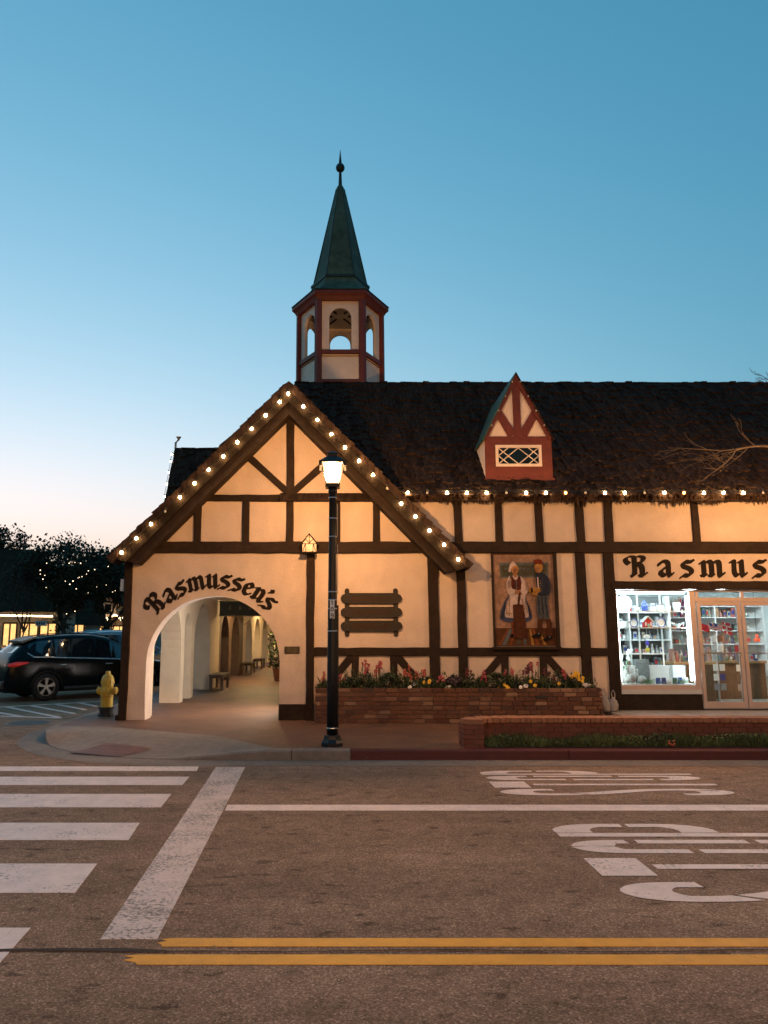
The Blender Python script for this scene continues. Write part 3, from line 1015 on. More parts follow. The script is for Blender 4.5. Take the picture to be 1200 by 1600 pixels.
# front gable roof: two slopes seen end-on, rake boards and shake ends
GA = Vector((-.975, 0, 6.58))            # apex of the outer edge
GY = 13.80
def rake(side, foot):
    ft = Vector((foot[0], 0, foot[1]))
    d = (ft - GA)
    L_ = d.length
    d.normalize()
    n = Vector((-d.z, 0, d.x)) * (1 if side < 0 else -1)
    if n.z > 0: n = -n                 # n points down/in
    def P(t, h, y): q = GA + d * t + n * h; return (q.x, y, q.z)
    # roof slab
    sl = MB()
    e = L_ + .02
    yb = 21 if side < 0 else 17.2
    sl.add([P(-.0, .0, GY), P(e, .0, GY), P(e, .0, yb), P(0, 0, yb), P(.10, .12, GY), P(e, .12, GY), P(e, .12, yb), P(.10, .12, yb)],
           [(0, 1, 2, 3), (4, 7, 6, 5), (0, 4, 5, 1), (1, 5, 6, 2), (3, 2, 6, 7)])
    ro = sl.build('gable_roof', 'shake', bld)
    # shake ends stepping along the verge
    ve = MB()
    t = 0
    while t < L_ - .04:
        w = rnd(.16, .24)
        for yy in (GY - .03 - rnd(0, .03),):
            ve.add([P(t, rnd(-.005, .005), yy), P(t + w + .05, -rnd(.025, .05), yy), P(t + w + .05, .115, yy), P(t + .02, .115, yy),
                    P(t, 0, yy + .5), P(t + w + .05, -rnd(.025, .05), yy + .5), P(t + w + .05, .115, yy + .5), P(t + .02, .115, yy + .5)],
                   [(0, 1, 2, 3), (0, 4, 5, 1), (1, 5, 6, 2), (3, 2, 6, 7)])
        t += w
    vo = ve.build('verge_shingles', 'shake', ro)
    vo['kind'] = 'stuff'
    # two rake boards, the lower set back
    b1 = MB()
    b1.add([P(.12, .118, GY - .02), P(L_ - .02, .118, GY - .02), P(L_ - .10, .285, GY - .02), P(.29, .285, GY - .02),
            P(.12, .118, GY + .06), P(L_ - .02, .118, GY + .06), P(L_ - .10, .285, GY + .06), P(.29, .285, GY + .06)],
           [(0, 1, 2, 3), (4, 7, 6, 5), (0, 4, 5, 1), (1, 5, 6, 2), (2, 6, 7, 3), (3, 7, 4, 0)])
    b1.build('rake_board', 'rake_wood', ro)
    b2 = MB()
    b2.add([P(.29, .288, GY + .03), P(L_ - .12, .288, GY + .03), P(L_ - .22, .45, GY + .03), P(.46, .45, GY + .03),
            P(.29, .288, F + .01), P(L_ - .12, .288, F + .01), P(L_ - .22, .45, F + .01), P(.46, .45, F + .01)],
           [(0, 1, 2, 3), (4, 7, 6, 5), (0, 4, 5, 1), (1, 5, 6, 2), (2, 6, 7, 3), (3, 7, 4, 0)])
    b2.build('soffit_beam', 'timber', ro)
    if side < 0:
        U = Vector((0, 1, 0))
        S = -d
        lay_shakes(ro, Vector(P(L_, 0, GY + .05)), U, S, -n, 7.0, L_, .22)
    return P, L_
PL, LL = rake(-1, (-4.26, 3.19))
PR, LR = rake(1, (2.47, 3.02))
# rear wing: steep roof with its ridge across, seen above the left rake
wing = MB()
wing.prism([(18.2, 4.4), (19.35, 6.62), (20.5, 4.4), (20.4, 4.3), (19.35, 6.4), (18.3, 4.3)], -4.42, -1.0, 'x')
wo = wing.build('wing_roof', 'shake', bld)
S2 = Vector((0, 1.15, 2.22)).normalized()
lay_shakes(wo, Vector((-4.44, 18.2, 4.4)), Vector((1, 0, 0)), S2, Vector((0, -S2.z, S2.y)), 3.4, 2.5, .22)
MB().prism([(18.35, 4.3), (19.35, 6.35), (20.35, 4.3)], -4.2, -4.1, 'x').build('wing_gable', 'plaster', bld)
fl = MB().tube([(-4.40, 19.35, 6.60), (-4.40, 19.35, 6.80)], .03, 6)
fl.tube([(-4.40, 19.35, 6.78), (-4.33, 19.33, 6.86)], .02, 6)
fl.lathe([(.02, 0), (.035, .05), (.075, .10)], (-4.32, 19.33, 6.84), 10)
fl.build('floodlight', 'sheet_metal', wo)
MB().box(-4.22, -4.16, F + .1, F + .3, 2.55, 2.78).build('wall_box', 'white_paint', bld)

# ---- dormer
DY, DX = 14.46, 3.59
dl, dr, db, dm, da = DX - .668, DX + .668, 4.79, 5.62, 6.96
dorm = MB()
dorm.prism([(dl, db), (dr, db), (dr, dm), (DX, da - .10), (dl, dm)], DY, 16.9)
dormer = dorm.build('dormer', 'cream_board', bld)
def dbar(poly, y0, y1, name, material='red_wood'): return MB().prism(poly, DY + y0, DY + y1).build(name, material, dormer)
wl_, wr_, wb_, wt_ = DX - .46, DX + .46, 5.03, 5.47
dbar([(dl, db), (dr, db), (dr, wb_), (dl, wb_)], -.03, 0, 'board')
dbar([(dl, wt_), (dr, wt_), (dr, dm + .03), (dl, dm + .03)], -.03, 0, 'board')
dbar([(dl, wb_), (wl_, wb_), (wl_, wt_), (dl, wt_)], -.03, 0, 'board')
dbar([(wr_, wb_), (dr, wb_), (dr, wt_), (wr_, wt_)], -.03, 0, 'board')
dbar([(dl - .03, db - .05), (dr + .03, db - .05), (dr + .03, db), (dl - .03, db)], -.06, .02, 'sill')
dbar([(DX - .075, dm + .03), (DX + .075, dm + .03), (DX + .075, da - .25), (DX, da - .12), (DX - .075, da - .25)], -.034, 0, 'post')
for s in (-1, 1):
    dbar([(DX + s * .075, dm + .05), (DX + s * .19, dm + .03), (DX + s * .40, 6.04), (DX + s * .31, 6.20), (DX + s * .075, 5.80)], -.028, 0, 'brace')
    dbar([(DX, da - .17), (DX, da), (DX + s * .70, dm - .02), (DX + s * .62, dm - .04)], -.055, .0, 'rake_board')
    rp = MB()
    rp.add([(DX, DY - .09, da + .03), (DX + s * .72, DY - .09, dm - .05), (DX + s * .72, 16.2, dm - .05), (DX, 17.2, da + .03),
            (DX, DY - .09, da), (DX + s * .70, DY - .09, dm - .06), (DX + s * .70, 16.2, dm - .06), (DX, 17.2, da)],
           [(0, 1, 2, 3), (4, 7, 6, 5), (0, 4, 5, 1), (1, 5, 6, 2)])
    rp.build('roof_slope', 'copper_green' if s < 0 else 'shake', dormer)
    for k in range(4):
        t = .10 + .24 * k
        MB().ball((DX + s * lerp(.02, .64, t), DY - .075, lerp(da - .05, dm + .02, t)), .018, 8, 4).build('unlit_bulb', 'bulb_off', dormer)
wf = MB().box(wl_, wr_, DY - .05, DY - .02, wb_, wb_ + .055).box(wl_, wr_, DY - .05, DY - .02, wt_ - .055, wt_)
wf.box(wl_, wl_ + .055, DY - .049, DY - .021, wb_ + .055, wt_ - .055).box(wr_ - .055, wr_, DY - .049, DY - .021, wb_ + .055, wt_ - .055)
wf.build('window_frame', 'cream_board', dormer)
MB().box(wl_ + .05, wr_ - .05, DY - .015, DY - .008, wb_ + .05, wt_ - .05).build('pane', 'car_glass', dormer)
lw, rw, bw, tw = wl_ + .055, wr_ - .055, wb_ + .055, wt_ - .055
for s in (0, 1):
    for k in range(-1, 3):
        # diamond lattice bars
        x0, x1 = lerp(lw, rw, k / 2), lerp(lw, rw, (k + 1) / 2)
        za, zb = (bw, tw) if s == 0 else (tw, bw)
        xa, xb = max(lw, x0), min(rw, x1)
        if xb - xa < .02: continue
        MB().tube([(xa, DY - .022 - s * .003, za), (xb, DY - .022 - s * .003, zb)], .010, 4).build('muntin', 'cream_board', dormer)
    for k in (0, 1):
        mid = (lw + rw) / 2
        zm = (bw + tw) / 2
        z0 = (tw if k == 0 else bw) if s == 0 else zm
        if s == 0:
            MB().tube([(lw if k == 0 else mid + (rw - lw) / 4, DY - .027, zm if k == 0 else tw), (mid - (rw - lw) / 4 if k == 0 else rw, DY - .027, tw if k == 0 else zm)], .010, 4).build('muntin', 'cream_board', dormer)
            MB().tube([(lw if k == 0 else mid + (rw - lw) / 4, DY - .031, zm if k == 0 else bw), (mid - (rw - lw) / 4 if k == 0 else rw, DY - .031, bw if k == 0 else zm)], .010, 4).build('muntin', 'cream_board', dormer)

# ---- hexagonal bell tower with copper spire
KT = 1.058                                  # tower size factor: it stands just behind the ridge
TX, TY, HR = .03, 19.28, 1.09
def TZ(z): return KT * z - .104
def hexp(r_, z, k): a = R(60 * k); return (TX + KT * r_ * math.cos(a), TY - KT * r_ * math.sin(a), TZ(z))
def hexring(m, prof):
    for (r0, z0), (r1, z1) in zip(prof[:-1], prof[1:]):
        for k in range(6): m.add([hexp(r0, z0, k), hexp(r0, z0, k + 1), hexp(r1, z1, k + 1), hexp(r1, z1, k)], [(0, 1, 2, 3)])
    return m
base = MB()
hexring(base, [(HR + .03, 7.0), (HR + .03, 7.70), (HR + .09, 7.71), (HR + .09, 7.80), (HR - .02, 7.86), (HR - .3, 7.86)])
tower = base.build('bell_tower', 'red_wood', bld)
for k in range(6):
    p0, p1 = Vector(hexp(HR - .03, .104 / KT, k)), Vector(hexp(HR - .03, .104 / KT, k + 1))
    c = (p0 + p1) / 2
    ux = (p1 - p0).normalized()
    nrm = Vector((c.x - TX, c.y - TY, 0)).normalized()
    hw = (p1 - p0).length / 2 / KT
    def Q(a, z, dpt): q = c + ux * a * KT + nrm * dpt * KT; return (q.x, q.y, TZ(z))
    low = MB().add([Q(-hw, 7.84, -.02), Q(hw, 7.84, -.02), Q(hw, 8.52, -.02), Q(-hw, 8.52, -.02), Q(-hw, 7.84, -.07), Q(hw, 7.84, -.07), Q(hw, 8.52, -.07), Q(-hw, 8.52, -.07)],
                   [(0, 1, 2, 3), (4, 7, 6, 5), (3, 2, 6, 7)])
    low.build('lower_panel', 'cream_board', tower)
    ow, sp_, top = .275, 9.44, 9.92
    ar = [(-ow * math.cos(PI * i / 14), sp_ + ow * math.sin(PI * i / 14)) for i in range(15)]
    pm = MB()
    poly = [(-hw, 8.6), (-ow, 8.6)] + ar + [(ow, 8.6), (hw, 8.6), (hw, top), (-hw, top)]
    n_ = len(poly)
    pm.add([Q(a, z, -.02) for a, z in poly] + [Q(a, z, -.09) for a, z in poly], [tuple(range(n_)), tuple(range(2 * n_ - 1, n_ - 1, -1))] + [(i, i + n_, (i + 1) % n_ + n_, (i + 1) % n_) for i in range(n_)])
    pm.build('arched_panel', 'cream_board', tower)
    rl = MB().add([Q(-hw - .05, 8.50, .05), Q(hw + .05, 8.50, .05), Q(hw + .05, 8.60, .05), Q(-hw - .05, 8.60, .05), Q(-hw, 8.50, -.11), Q(hw, 8.50, -.11), Q(hw, 8.615, -.11), Q(-hw, 8.615, -.11)],
                  [(0, 1, 2, 3), (4, 7, 6, 5), (3, 2, 6, 7), (0, 4, 5, 1), (0, 3, 7, 4), (1, 5, 6, 2)])
    rl.build('rail', 'red_wood', tower)
    pc = Vector(hexp(HR + .005, .104 / KT, k))
    dr_ = (pc - Vector((TX, TY, 0))).normalized()
    tg = Vector((-dr_.y, dr_.x, 0))
    cp = MB()
    sec = [dr_ * .05, dr_ * .015 + tg * .10, dr_ * -.10 + tg * .06, dr_ * -.10 - tg * .06, dr_ * .015 - tg * .10]
    cp.v = [tuple(pc + s_ + Vector((0, 0, TZ(z)))) for z in (7.8, 9.95) for s_ in sec]
    cp.f = [tuple(range(5)), tuple(range(9, 4, -1))] + [(i, i + 5, (i + 1) % 5 + 5, (i + 1) % 5) for i in range(5)]
    cp.build('corner_post', 'red_wood', tower)
hexring(MB(), [(HR - .1, 9.88), (HR + .05, 9.88), (HR + .10, 9.96), (HR + .17, 10.02), (HR + .17, 10.10), (HR + .12, 10.112), (.3, 10.112)]).build('cornice', 'red_wood', tower)
hexring(MB(), [(HR - .08, 9.89), (.01, 9.90)]).build('lantern_ceiling', 'far_wall', tower)
hexring(MB(), [(HR - .02, 8.45), (.01, 8.46)]).build('lantern_floor', 'timber', tower)
fl_ = hexring(MB(), [(HR + .19, 10.115), (HR + .18, 10.14), (1.04, 10.23), (.90, 10.37), (.80, 10.52), (.73, 10.70)]).build('flared_skirt', 'copper_green', tower)
hexring(MB(), [(.70, 10.65), (.775, 10.66), (.775, 10.72), (.70, 10.75), (.2, 10.76)]).build('spire_collar', 'copper_dark', tower)
hexring(MB(), [(.70, 10.75), (.615, 11.12), (.35, 12.4), (.115, 13.48), (.075, 13.58), (.02, 13.60)]).build('spire', 'copper_green', tower)
ri = MB()
for k in range(6): ri.tube([hexp(.705, 10.75, k), hexp(.352, 12.4, k), hexp(.115, 13.49, k)], [.016, .013, .01], 5)
ri.build('spire_ribs', 'copper_dark', tower)
MB().tube([(TX, TY, TZ(13.55)), (TX, TY, TZ(14.05))], [.055, .035], 8).build('finial_rod', 'copper_dark', tower)
MB().ball((TX, TY, TZ(14.12)), .13, 14, 8).build('finial_ball', 'copper_dark', tower, smooth=True)
MB().tube([(TX, TY, TZ(14.2)), (TX, TY, TZ(14.66))], [.05, .004], 8).build('finial_spike', 'copper_dark', tower)
for k in range(6):
    q0, q1 = Vector(hexp(.2, 9.88, k)), Vector(hexp(.75, 9.88, k))
    MB().tube([q0, q1], .03, 4).build('ceiling_rib', 'timber', tower)

# ------------------------------------------------------------------ blackletter writing on the walls (broad-nib strokes)
GL = {
 'R': (1.02, [[(-.02, .80), (-.16, .90), (-.20, 1.12), (-.02, 1.34), (.24, 1.36), (.34, 1.24)], [(.30, 1.28), (.31, .8), (.29, .22), (.20, .04)], [(.14, .10), (.32, .12)],
             [(.34, 1.22), (.56, 1.40), (.80, 1.32), (.84, 1.08), (.66, .84), (.42, .78)], [(.30, .64), (.40, .74)], [(.56, .78), (.72, .58), (.74, .20), (.68, .06)], [(.62, .14), (.78, .06), (.92, .16)]]),
 'a': (.80, [[(.08, .72), (.16, .88), (.40, .96), (.58, .84), (.60, .5), (.60, .18), (.72, .06)], [(.58, .60), (.34, .50), (.16, .34), (.16, .16), (.36, .06), (.58, .22)], [(.66, .04), (.80, .16)]]),
 's': (.78, [[(.76, .94), (.52, .90), (.34, .94), (.18, .80), (.22, .62), (.46, .52), (.64, .38), (.62, .16), (.44, .04), (.20, .08), (.04, -.04)], [(.60, .92), (.72, 1.0)]]),
 'm': (1.38, [[(.06, .84), (.20, .92), (.22, .80), (.22, .18), (.14, .06)], [(.10, .12), (.30, .06)], [(.24, .78), (.50, .94), (.67, .82), (.67, .18), (.60, .06)], [(.56, .12), (.74, .06)], [(.69, .78), (.96, .94), (1.13, .82), (1.13, .18), (1.20, .04), (1.34, .16)]]),
 'u': (.88, [[(.06, .92), (.20, .98), (.22, .84), (.22, .24), (.36, .06), (.60, .24)], [(.54, .92), (.64, .98), (.66, .84), (.66, .18), (.74, .04), (.86, .16)]]),
 'e': (.72, [[(.62, .20), (.46, .04), (.24, .12), (.18, .34), (.20, .74), (.40, .94), (.58, .84), (.60, .66), (.40, .54), (.24, .46)]]),
 'n': (.88, [[(.06, .84), (.20, .92), (.22, .80), (.22, .18), (.14, .06)], [(.10, .12), (.30, .06), (.36, .14)], [(.24, .76), (.46, .94), (.64, .82), (.66, .5), (.64, .18), (.72, .04), (.86, .16)]]),
 "'": (.30, [[(.14, 1.30), (.20, 1.14), (.10, 1.0)]]),
}
def hull(P):
    P = sorted(set(P))
    def half(it):
        o = []
        for p in it:
            while len(o) > 1 and (o[-1][0] - o[-2][0]) * (p[1] - o[-2][1]) - (o[-1][1] - o[-2][1]) * (p[0] - o[-2][0]) <= 0: o.pop()
            o.append(p)
        return o
    a, b = half(P), half(P[::-1])
    return a[:-1] + b[:-1]
def glyph(ch, place, y0, parent, size):
    """place maps glyph space to wall (x, z)"""
    m = MB()
    ang = R(38)
    hw, ht = .160, .045
    nib = [(sx * hw * math.cos(ang) - sy * ht * math.sin(ang), sx * hw * math.sin(ang) + sy * ht * math.cos(ang)) for sx in (-1, 1) for sy in (-1, 1)]
    k = 0
    for st in GL[ch][1]:
        Q = catmull(st, 4)
        for p, q in zip(Q[:-1], Q[1:]):
            H = hull([(p[0] + a, p[1] + b) for a, b in nib] + [(q[0] + a, q[1] + b) for a, b in nib])
            m.prism([place(*h_) for h_ in H], y0 - .004 - .00022 * k, y0 + .002)
            k += 1
    m.build('letter', 'sign_paint', parent)
WORD = "Rasmussen's"
# curved word over the arch
sgn_ = thing('arched_lettering', 'dark blackletter name curving above the arched passage', 'lettering', (AX, F - .01, 2.5))
angs = [-44.5, -34.0, -25.0, -13.5, -2.0, 7.0, 15.6, 24.0, 33.0, 39.0, 42.2]
xh, rb = .252, 1.420
for i, (ch, a) in enumerate(zip(WORD, angs)):
    w = GL[ch][0]
    rr = rb + (.02 if ch == "'" else 0)
    if i == 10: rr = rb - .02
    def place(x, z, a=R(a), w=w, rr=rr):
        r2, s2 = rr + z * xh, (x - w / 2) * xh * (1.0 if w > 1.1 else 1.08)
        px, pz = r2 * math.sin(a) + s2 * math.cos(a), r2 * math.cos(a) - s2 * math.sin(a)
        return (AX + px, AZ - .01 + pz)
    glyph(ch, place, F, sgn_, xh)
# straight word over the shop front
sgn2 = thing('shop_lettering', 'dark blackletter name on the band above the shop window', 'lettering', (7, F - .01, 2.8))
cxs = [997, 1039, 1073, 1112, 1153, 1186, 1219, 1250, 1284, 1306, 1328]
for i, (ch, u) in enumerate(zip(WORD, cxs)):
    X = at(u, 890, F)[0]
    w = GL[ch][0]
    hx = .335
    def place(x, z, X=X, w=w): return (X + (x - w / 2) * hx * .98, 2.822 + z * hx * (.92 if z < 1.0 else .92 - .10 * (z - 1.0) / .45))
    glyph(ch, place, F, sgn2, hx)

# ------------------------------------------------------------------ things on the front wall
# three-plank carved sign
ps = thing('plank_sign', 'dark carved wooden sign of three lobed planks behind the street lamp', 'sign', (.61, F, 1.7))
x0, x1, zt, zb = .03, 1.195, 2.585, 1.700
def lobed(xa, xb, za, zb_):
    zc, h = (za + zb_) / 2, (za - zb_) / 2
    n = 14
    L_ = [(xa + .085 - .085 * math.cos(PI * (i / n - .5)) , zc + h * .80 * math.sin(PI * (i / n - .5))) for i in range(n + 1)]
    Rr = [(xa + xb - x, z) for x, z in L_][::-1]
    return [(xa + .09, zb_)] + L_ + [(xa + .09, za), (xb - .09, za)] + Rr + [(xb - .09, zb_)]
for i, (a, b) in enumerate(((2.505, 2.300), (2.245, 2.040), (1.985, 1.780))):
    pk = MB().prism(lobed(x0, x1, a, b), F - .050, F - .022).build('plank', 'plank_sign', ps)
    bevel(pk, .006)
    for bx in (x0 + .115, x1 - .115):
        for bz in (a - .05, b + .05): MB().lathe([(.009, F - .056), (.009, F - .045)], (bx, 0, bz), 8, 'y').build('bolt', 'iron', pk)
    # shallow worn carving
    cv = MB()
    xx = x0 + .22
    while xx < x1 - .24:
        w = rnd(.02, .045)
        cv.box(xx, xx + w * .5, F - .053, F - .048, b + .05 + rnd(0, .03), a - .05 - rnd(0, .05))
        xx += w + .010
    cv.build('carving', 'm_brown', pk)
for bx in (x0 + .12, x1 - .12):
    n = 8
    P = [(bx - .045, 1.73)] + [(bx + .045 * math.cos(PI + PI * i / n), 1.73 + .045 * math.sin(PI + PI * i / n)) for i in range(n + 1)] + \
        [(bx + .045 * math.cos(PI * i / n), 2.55 + .045 * math.sin(PI * i / n)) for i in range(n + 1)]
    MB().prism(P[1:], F - .023, F - .002).build('batten', 'plank_sign', ps)
# bronze plaque
pq = thing('wall_plaque', 'small dark bronze plaque on the plaster right of the arch', 'plaque', (-.885, F, 1.37))
bevel(MB().box(-1.035, -.745, F - .018, F, 1.368, 1.50).build('plate', 'bronze', pq), .004)
rl = MB()
for k in range(5): rl.box(-1.01 + rnd(0, .03), -.77 - rnd(0, .03), F - .021, F - .017, 1.39 + k * .02, 1.396 + k * .02)
rl.build('raised_line', 'gold_trim', pq)
# little house lantern on top of the post
hs = thing('house_lantern', 'small half-timbered house ornament on the post beside the arch', 'wall lantern', (-.57, F - .1, 3.25))
hx0, hx1, hy0, hy1 = -.715, -.415, F - .30, F - .10
MB().prism([(hx0 + .02, 3.27), (hx1 - .02, 3.27), (hx1 - .02, 3.42), (-.565, 3.60), (hx0 + .02, 3.42)], hy0, hy1).build('house_body', 'cream_board', hs)
for s in (-1, 1):
    MB().prism([(-.565, 3.595), (-.565, 3.62), (-.565 + s * .18, 3.405), (-.565 + s * .165, 3.39)], hy0 - .02, hy1).build('roof_slope', 'timber', hs)
MB().box(hx0, hx1, hy0 - .015, hy1, 3.245, 3.27).build('base_board', 'timber', hs)
tb = MB()
for p, q in (((hx0 + .02, 3.42), (hx1 - .02, 3.42)), ((-.565, 3.42), (-.565, 3.6)), ((-.565, 3.43), (-.49, 3.51)), ((-.565, 3.43), (-.64, 3.51)), ((-.63, 3.27), (-.64, 3.42)), ((-.50, 3.27), (-.49, 3.42)), ((hx0 + .03, 3.28), (-.645, 3.41)), ((hx1 - .03, 3.28), (-.485, 3.41))):
    tb.tube([(p[0], hy0 - .002, p[1]), (q[0], hy0 - .002, q[1])], .006, 4)
tb.build('little_timbers', 'timber', hs)
MB().box(-.63, -.50, hy0 - .004, hy0, 3.30, 3.39).build('little_window', 'sheet_metal', hs)
# painted panel of two figures
mu = thing('painted_panel', 'painted wall panel of a woman churning and a man in folk dress', 'mural', (3.53, F, 1.5))
mx0, mx1, mz0, mz1 = 2.955, 4.105, 1.515, 3.245
MB().box(mx0, mx1, F - .03, F, mz0, mz1).build('panel', 'mural_ground', mu)
fm = MB().box(mx0 - .035, mx0, F - .055, F, mz0 - .02, mz1 + .02).box(mx1, mx1 + .06, F - .075, F, mz0 - .02, mz1 + .02)
fm.box(mx0, mx1, F - .054, F, mz1, mz1 + .02).box(mx0 - .06, mx1 + .07, F - .11, F, mz0 - .065, mz0 - .02)
fm.build('frame', 'timber', mu)
def mp(px, py): return (lerp(mx0, mx1, (px - 145) / (910 - 145) if py < 600 else (px - 165) / (945 - 165)), lerp(mz1, mz0, (py - 60) / (1190 - 60)))
layer = [0]
def paint(pts, col, name, smooth_=False):
    layer[0] += 1
    P = [mp(*p) for p in pts]
    if smooth_:
        P = catmull(P + [P[0]], 4)[:-1]
    MB().prism(P, F - .0305 - .0006 * layer[0], F - .029).build(name, col, mu)
paint([(165, 975), (945, 975), (945, 1190), (165, 1190)], 'mural_floor', 'painted_floor')
for k, (a, b, c) in enumerate(((240, 300, 'm_slate'), (330, 370, 'm_rust'), (430, 480, 'm_olive'), (520, 560, 'm_slate'), (620, 660, 'm_ochre'), (680, 720, 'm_rust'), (780, 820, 'm_ochre'), (200, 225, 'm_rust'))):
    cxm = 560
    paint([(lerp(a, cxm, .35), 985), (lerp(b, cxm, .35), 985), (b, 1182), (a, 1182)], c, 'painted_stripe')
paint([(222, 165), (850, 160), (845, 345), (228, 355)], 'm_slate', 'painted_banner')
paint([(240, 195), (830, 190), (828, 325), (246, 335)], 'm_olive', 'painted_banner')
for k in range(9):
    bx = 285 + k * 58
    paint([(bx, 232), (bx + 40, 222 + (k % 3) * 8), (bx + 44, 240), (bx + 8, 262)], 'm_slate', 'painted_scroll')
# woman
paint([(345, 560), (300, 640), (245, 760), (226, 870), (290, 895), (400, 915), (540, 915), (620, 880), (642, 850), (620, 740), (575, 620), (545, 560)], 'm_blue', 'painted_skirt')
paint([(350, 562), (325, 660), (300, 760), (298, 835), (360, 850), (480, 862), (560, 850), (598, 830), (590, 730), (560, 620), (535, 565)], 'm_white', 'painted_apron', True)
paint([(312, 785), (390, 795), (390, 808), (312, 798)], 'm_ochre', 'painted_trim')
paint([(372, 900), (405, 900), (402, 1050), (385, 1050)], 'm_rust', 'painted_leg')
paint([(355, 1060), (400, 1045), (402, 1085), (362, 1092)], 'm_black', 'painted_shoe')
paint([(350, 330), (318, 380), (304, 470), (315, 545), (360, 570), (415, 545), (420, 500), (370, 480)], 'm_white', 'painted_sleeve', True)
paint([(480, 330), (530, 380), (570, 470), (575, 530), (530, 565), (485, 540), (470, 500), (490, 470)], 'm_white', 'painted_sleeve', True)
paint([(360, 335), (420, 380), (480, 330), (495, 420), (485, 505), (385, 500), (368, 420)], 'm_maroon', 'painted_bodice')
paint([(380, 325), (460, 325), (440, 375), (425, 385), (400, 370)], 'm_white', 'painted_collar')
paint([(420, 390), (435, 390), (437, 495), (423, 495)], 'm_slate', 'painted_lacing')
paint([(392, 290), (440, 290), (445, 335), (420, 350), (395, 335)], 'm_skin', 'painted_neck')
paint([(375, 215), (400, 190), (440, 195), (462, 230), (460, 275), (430, 305), (395, 300), (375, 265)], 'm_blond', 'painted_hair', True)
paint([(390, 230), (425, 218), (448, 245), (442, 285), (418, 305), (393, 285)], 'm_skin', 'painted_face', True)
paint([(335, 275), (355, 190), (395, 145), (430, 180), (440, 205), (400, 205), (372, 240), (365, 290)], 'm_white', 'painted_cap')
paint([(410, 510), (470, 505), (490, 540), (450, 560), (410, 545)], 'm_skin', 'painted_hand')
paint([(456, 540), (484, 540), (484, 690), (458, 690)], 'm_brown', 'painted_churn_staff')
paint([(400, 690), (470, 680), (545, 690), (550, 820), (565, 1095), (480, 1110), (395, 1092), (400, 860)], 'm_brown', 'painted_churn')
for zz in (735, 900, 1040): paint([(400, zz), (552, zz), (553, zz + 12), (400, zz + 12)], 'm_maroon', 'painted_hoop')
for q in ((322, 640, 310, 800), (352, 600, 345, 830), (520, 620, 545, 800), (555, 640, 580, 790)):
    paint([(q[0], q[1]), (q[0] + 7, q[1]), (q[2] + 9, q[3]), (q[2], q[3])], 'mural_ground', 'painted_fold')
for q in ((290, 680, 256, 860), (268, 760, 245, 850), (600, 700, 622, 840)):
    paint([(q[0], q[1]), (q[0] + 9, q[1]), (q[2] + 12, q[3]), (q[2], q[3])], 'm_navy', 'painted_fold')
for q in ((402, 248), (424, 246)): paint([(q[0] - 6, q[1]), (q[0], q[1] - 5), (q[0] + 6, q[1]), (q[0], q[1] + 4)], 'm_brown', 'painted_eye')
paint([(404, 281), (418, 277), (428, 281), (416, 287)], 'm_red', 'painted_mouth')
paint([(411, 252), (416, 252), (419, 268), (410, 269)], 'm_rust', 'painted_nose')
for q in ((330, 380, 322, 500), (545, 400, 552, 510), (360, 360, 350, 470)):
    paint([(q[0], q[1]), (q[0] + 6, q[1]), (q[2] + 8, q[3]), (q[2], q[3])], 'mural_ground', 'painted_fold')
# man
paint([(690, 560), (840, 560), (850, 680), (865, 860), (815, 870), (780, 830), (770, 865), (715, 865), (700, 720)], 'm_grey', 'painted_breeches')
paint([(716, 862), (775, 862), (765, 960), (745, 1035), (705, 1035), (712, 950)], 'm_brown', 'painted_stocking')
paint([(812, 868), (868, 862), (892, 915), (885, 1070), (835, 1070), (830, 950)], 'm_brown', 'painted_stocking')
paint([(625, 1075), (690, 1040), (748, 1032), (750, 1075), (690, 1090), (640, 1092)], 'm_black', 'painted_shoe')
paint([(768, 1115), (830, 1075), (890, 1065), (890, 1100), (830, 1130), (785, 1135)], 'm_black', 'painted_shoe')
paint([(690, 290), (760, 290), (840, 360), (862, 470), (850, 550), (790, 580), (700, 575), (690, 470), (680, 360)], 'm_navy', 'painted_jacket', True)
paint([(690, 350), (708, 345), (712, 480), (694, 490)], 'm_white', 'painted_shirt')
paint([(665, 215), (680, 190), (730, 185), (772, 205), (765, 255), (730, 290), (690, 288), (672, 255)], 'm_blond', 'painted_hair', True)
paint([(664, 225), (690, 205), (725, 225), (730, 275), (700, 292), (676, 270)], 'm_skin', 'painted_face', True)
paint([(660, 180), (665, 140), (710, 120), (760, 135), (775, 195), (720, 182)], 'm_red', 'painted_cap')
paint([(578, 490), (720, 480), (722, 535), (690, 545), (690, 575), (625, 572), (620, 545), (580, 535)], 'm_ochre', 'painted_arm')
paint([(602, 490), (628, 480), (632, 535), (608, 542)], 'm_black', 'painted_mug')
for q in ((730, 600, 728, 820), (770, 600, 780, 800), (815, 600, 832, 840)):
    paint([(q[0], q[1]), (q[0] + 7, q[1]), (q[2] + 9, q[3]), (q[2], q[3])], 'm_navy', 'painted_fold')
for q in ((760, 330, 742, 560), (830, 400, 838, 540)):
    paint([(q[0], q[1]), (q[0] + 6, q[1]), (q[2] + 6, q[3]), (q[2], q[3])], 'm_grey', 'painted_fold')
for k in range(5): paint([(722, 390 + k * 32), (732, 386 + k * 32), (738, 394 + k * 32), (728, 400 + k * 32)], 'm_ochre', 'painted_button')
paint([(676, 243), (684, 238), (690, 244), (683, 248)], 'm_brown', 'painted_eye')
paint([(676, 272), (692, 268), (694, 273), (680, 278)], 'm_red', 'painted_mouth')
for q in ((700, 1040), (838, 1078)): paint([(q[0], q[1]), (q[0] + 22, q[1] - 6), (q[0] + 24, q[1] + 12), (q[0] + 4, q[1] + 16)], 'm_slate', 'painted_buckle')

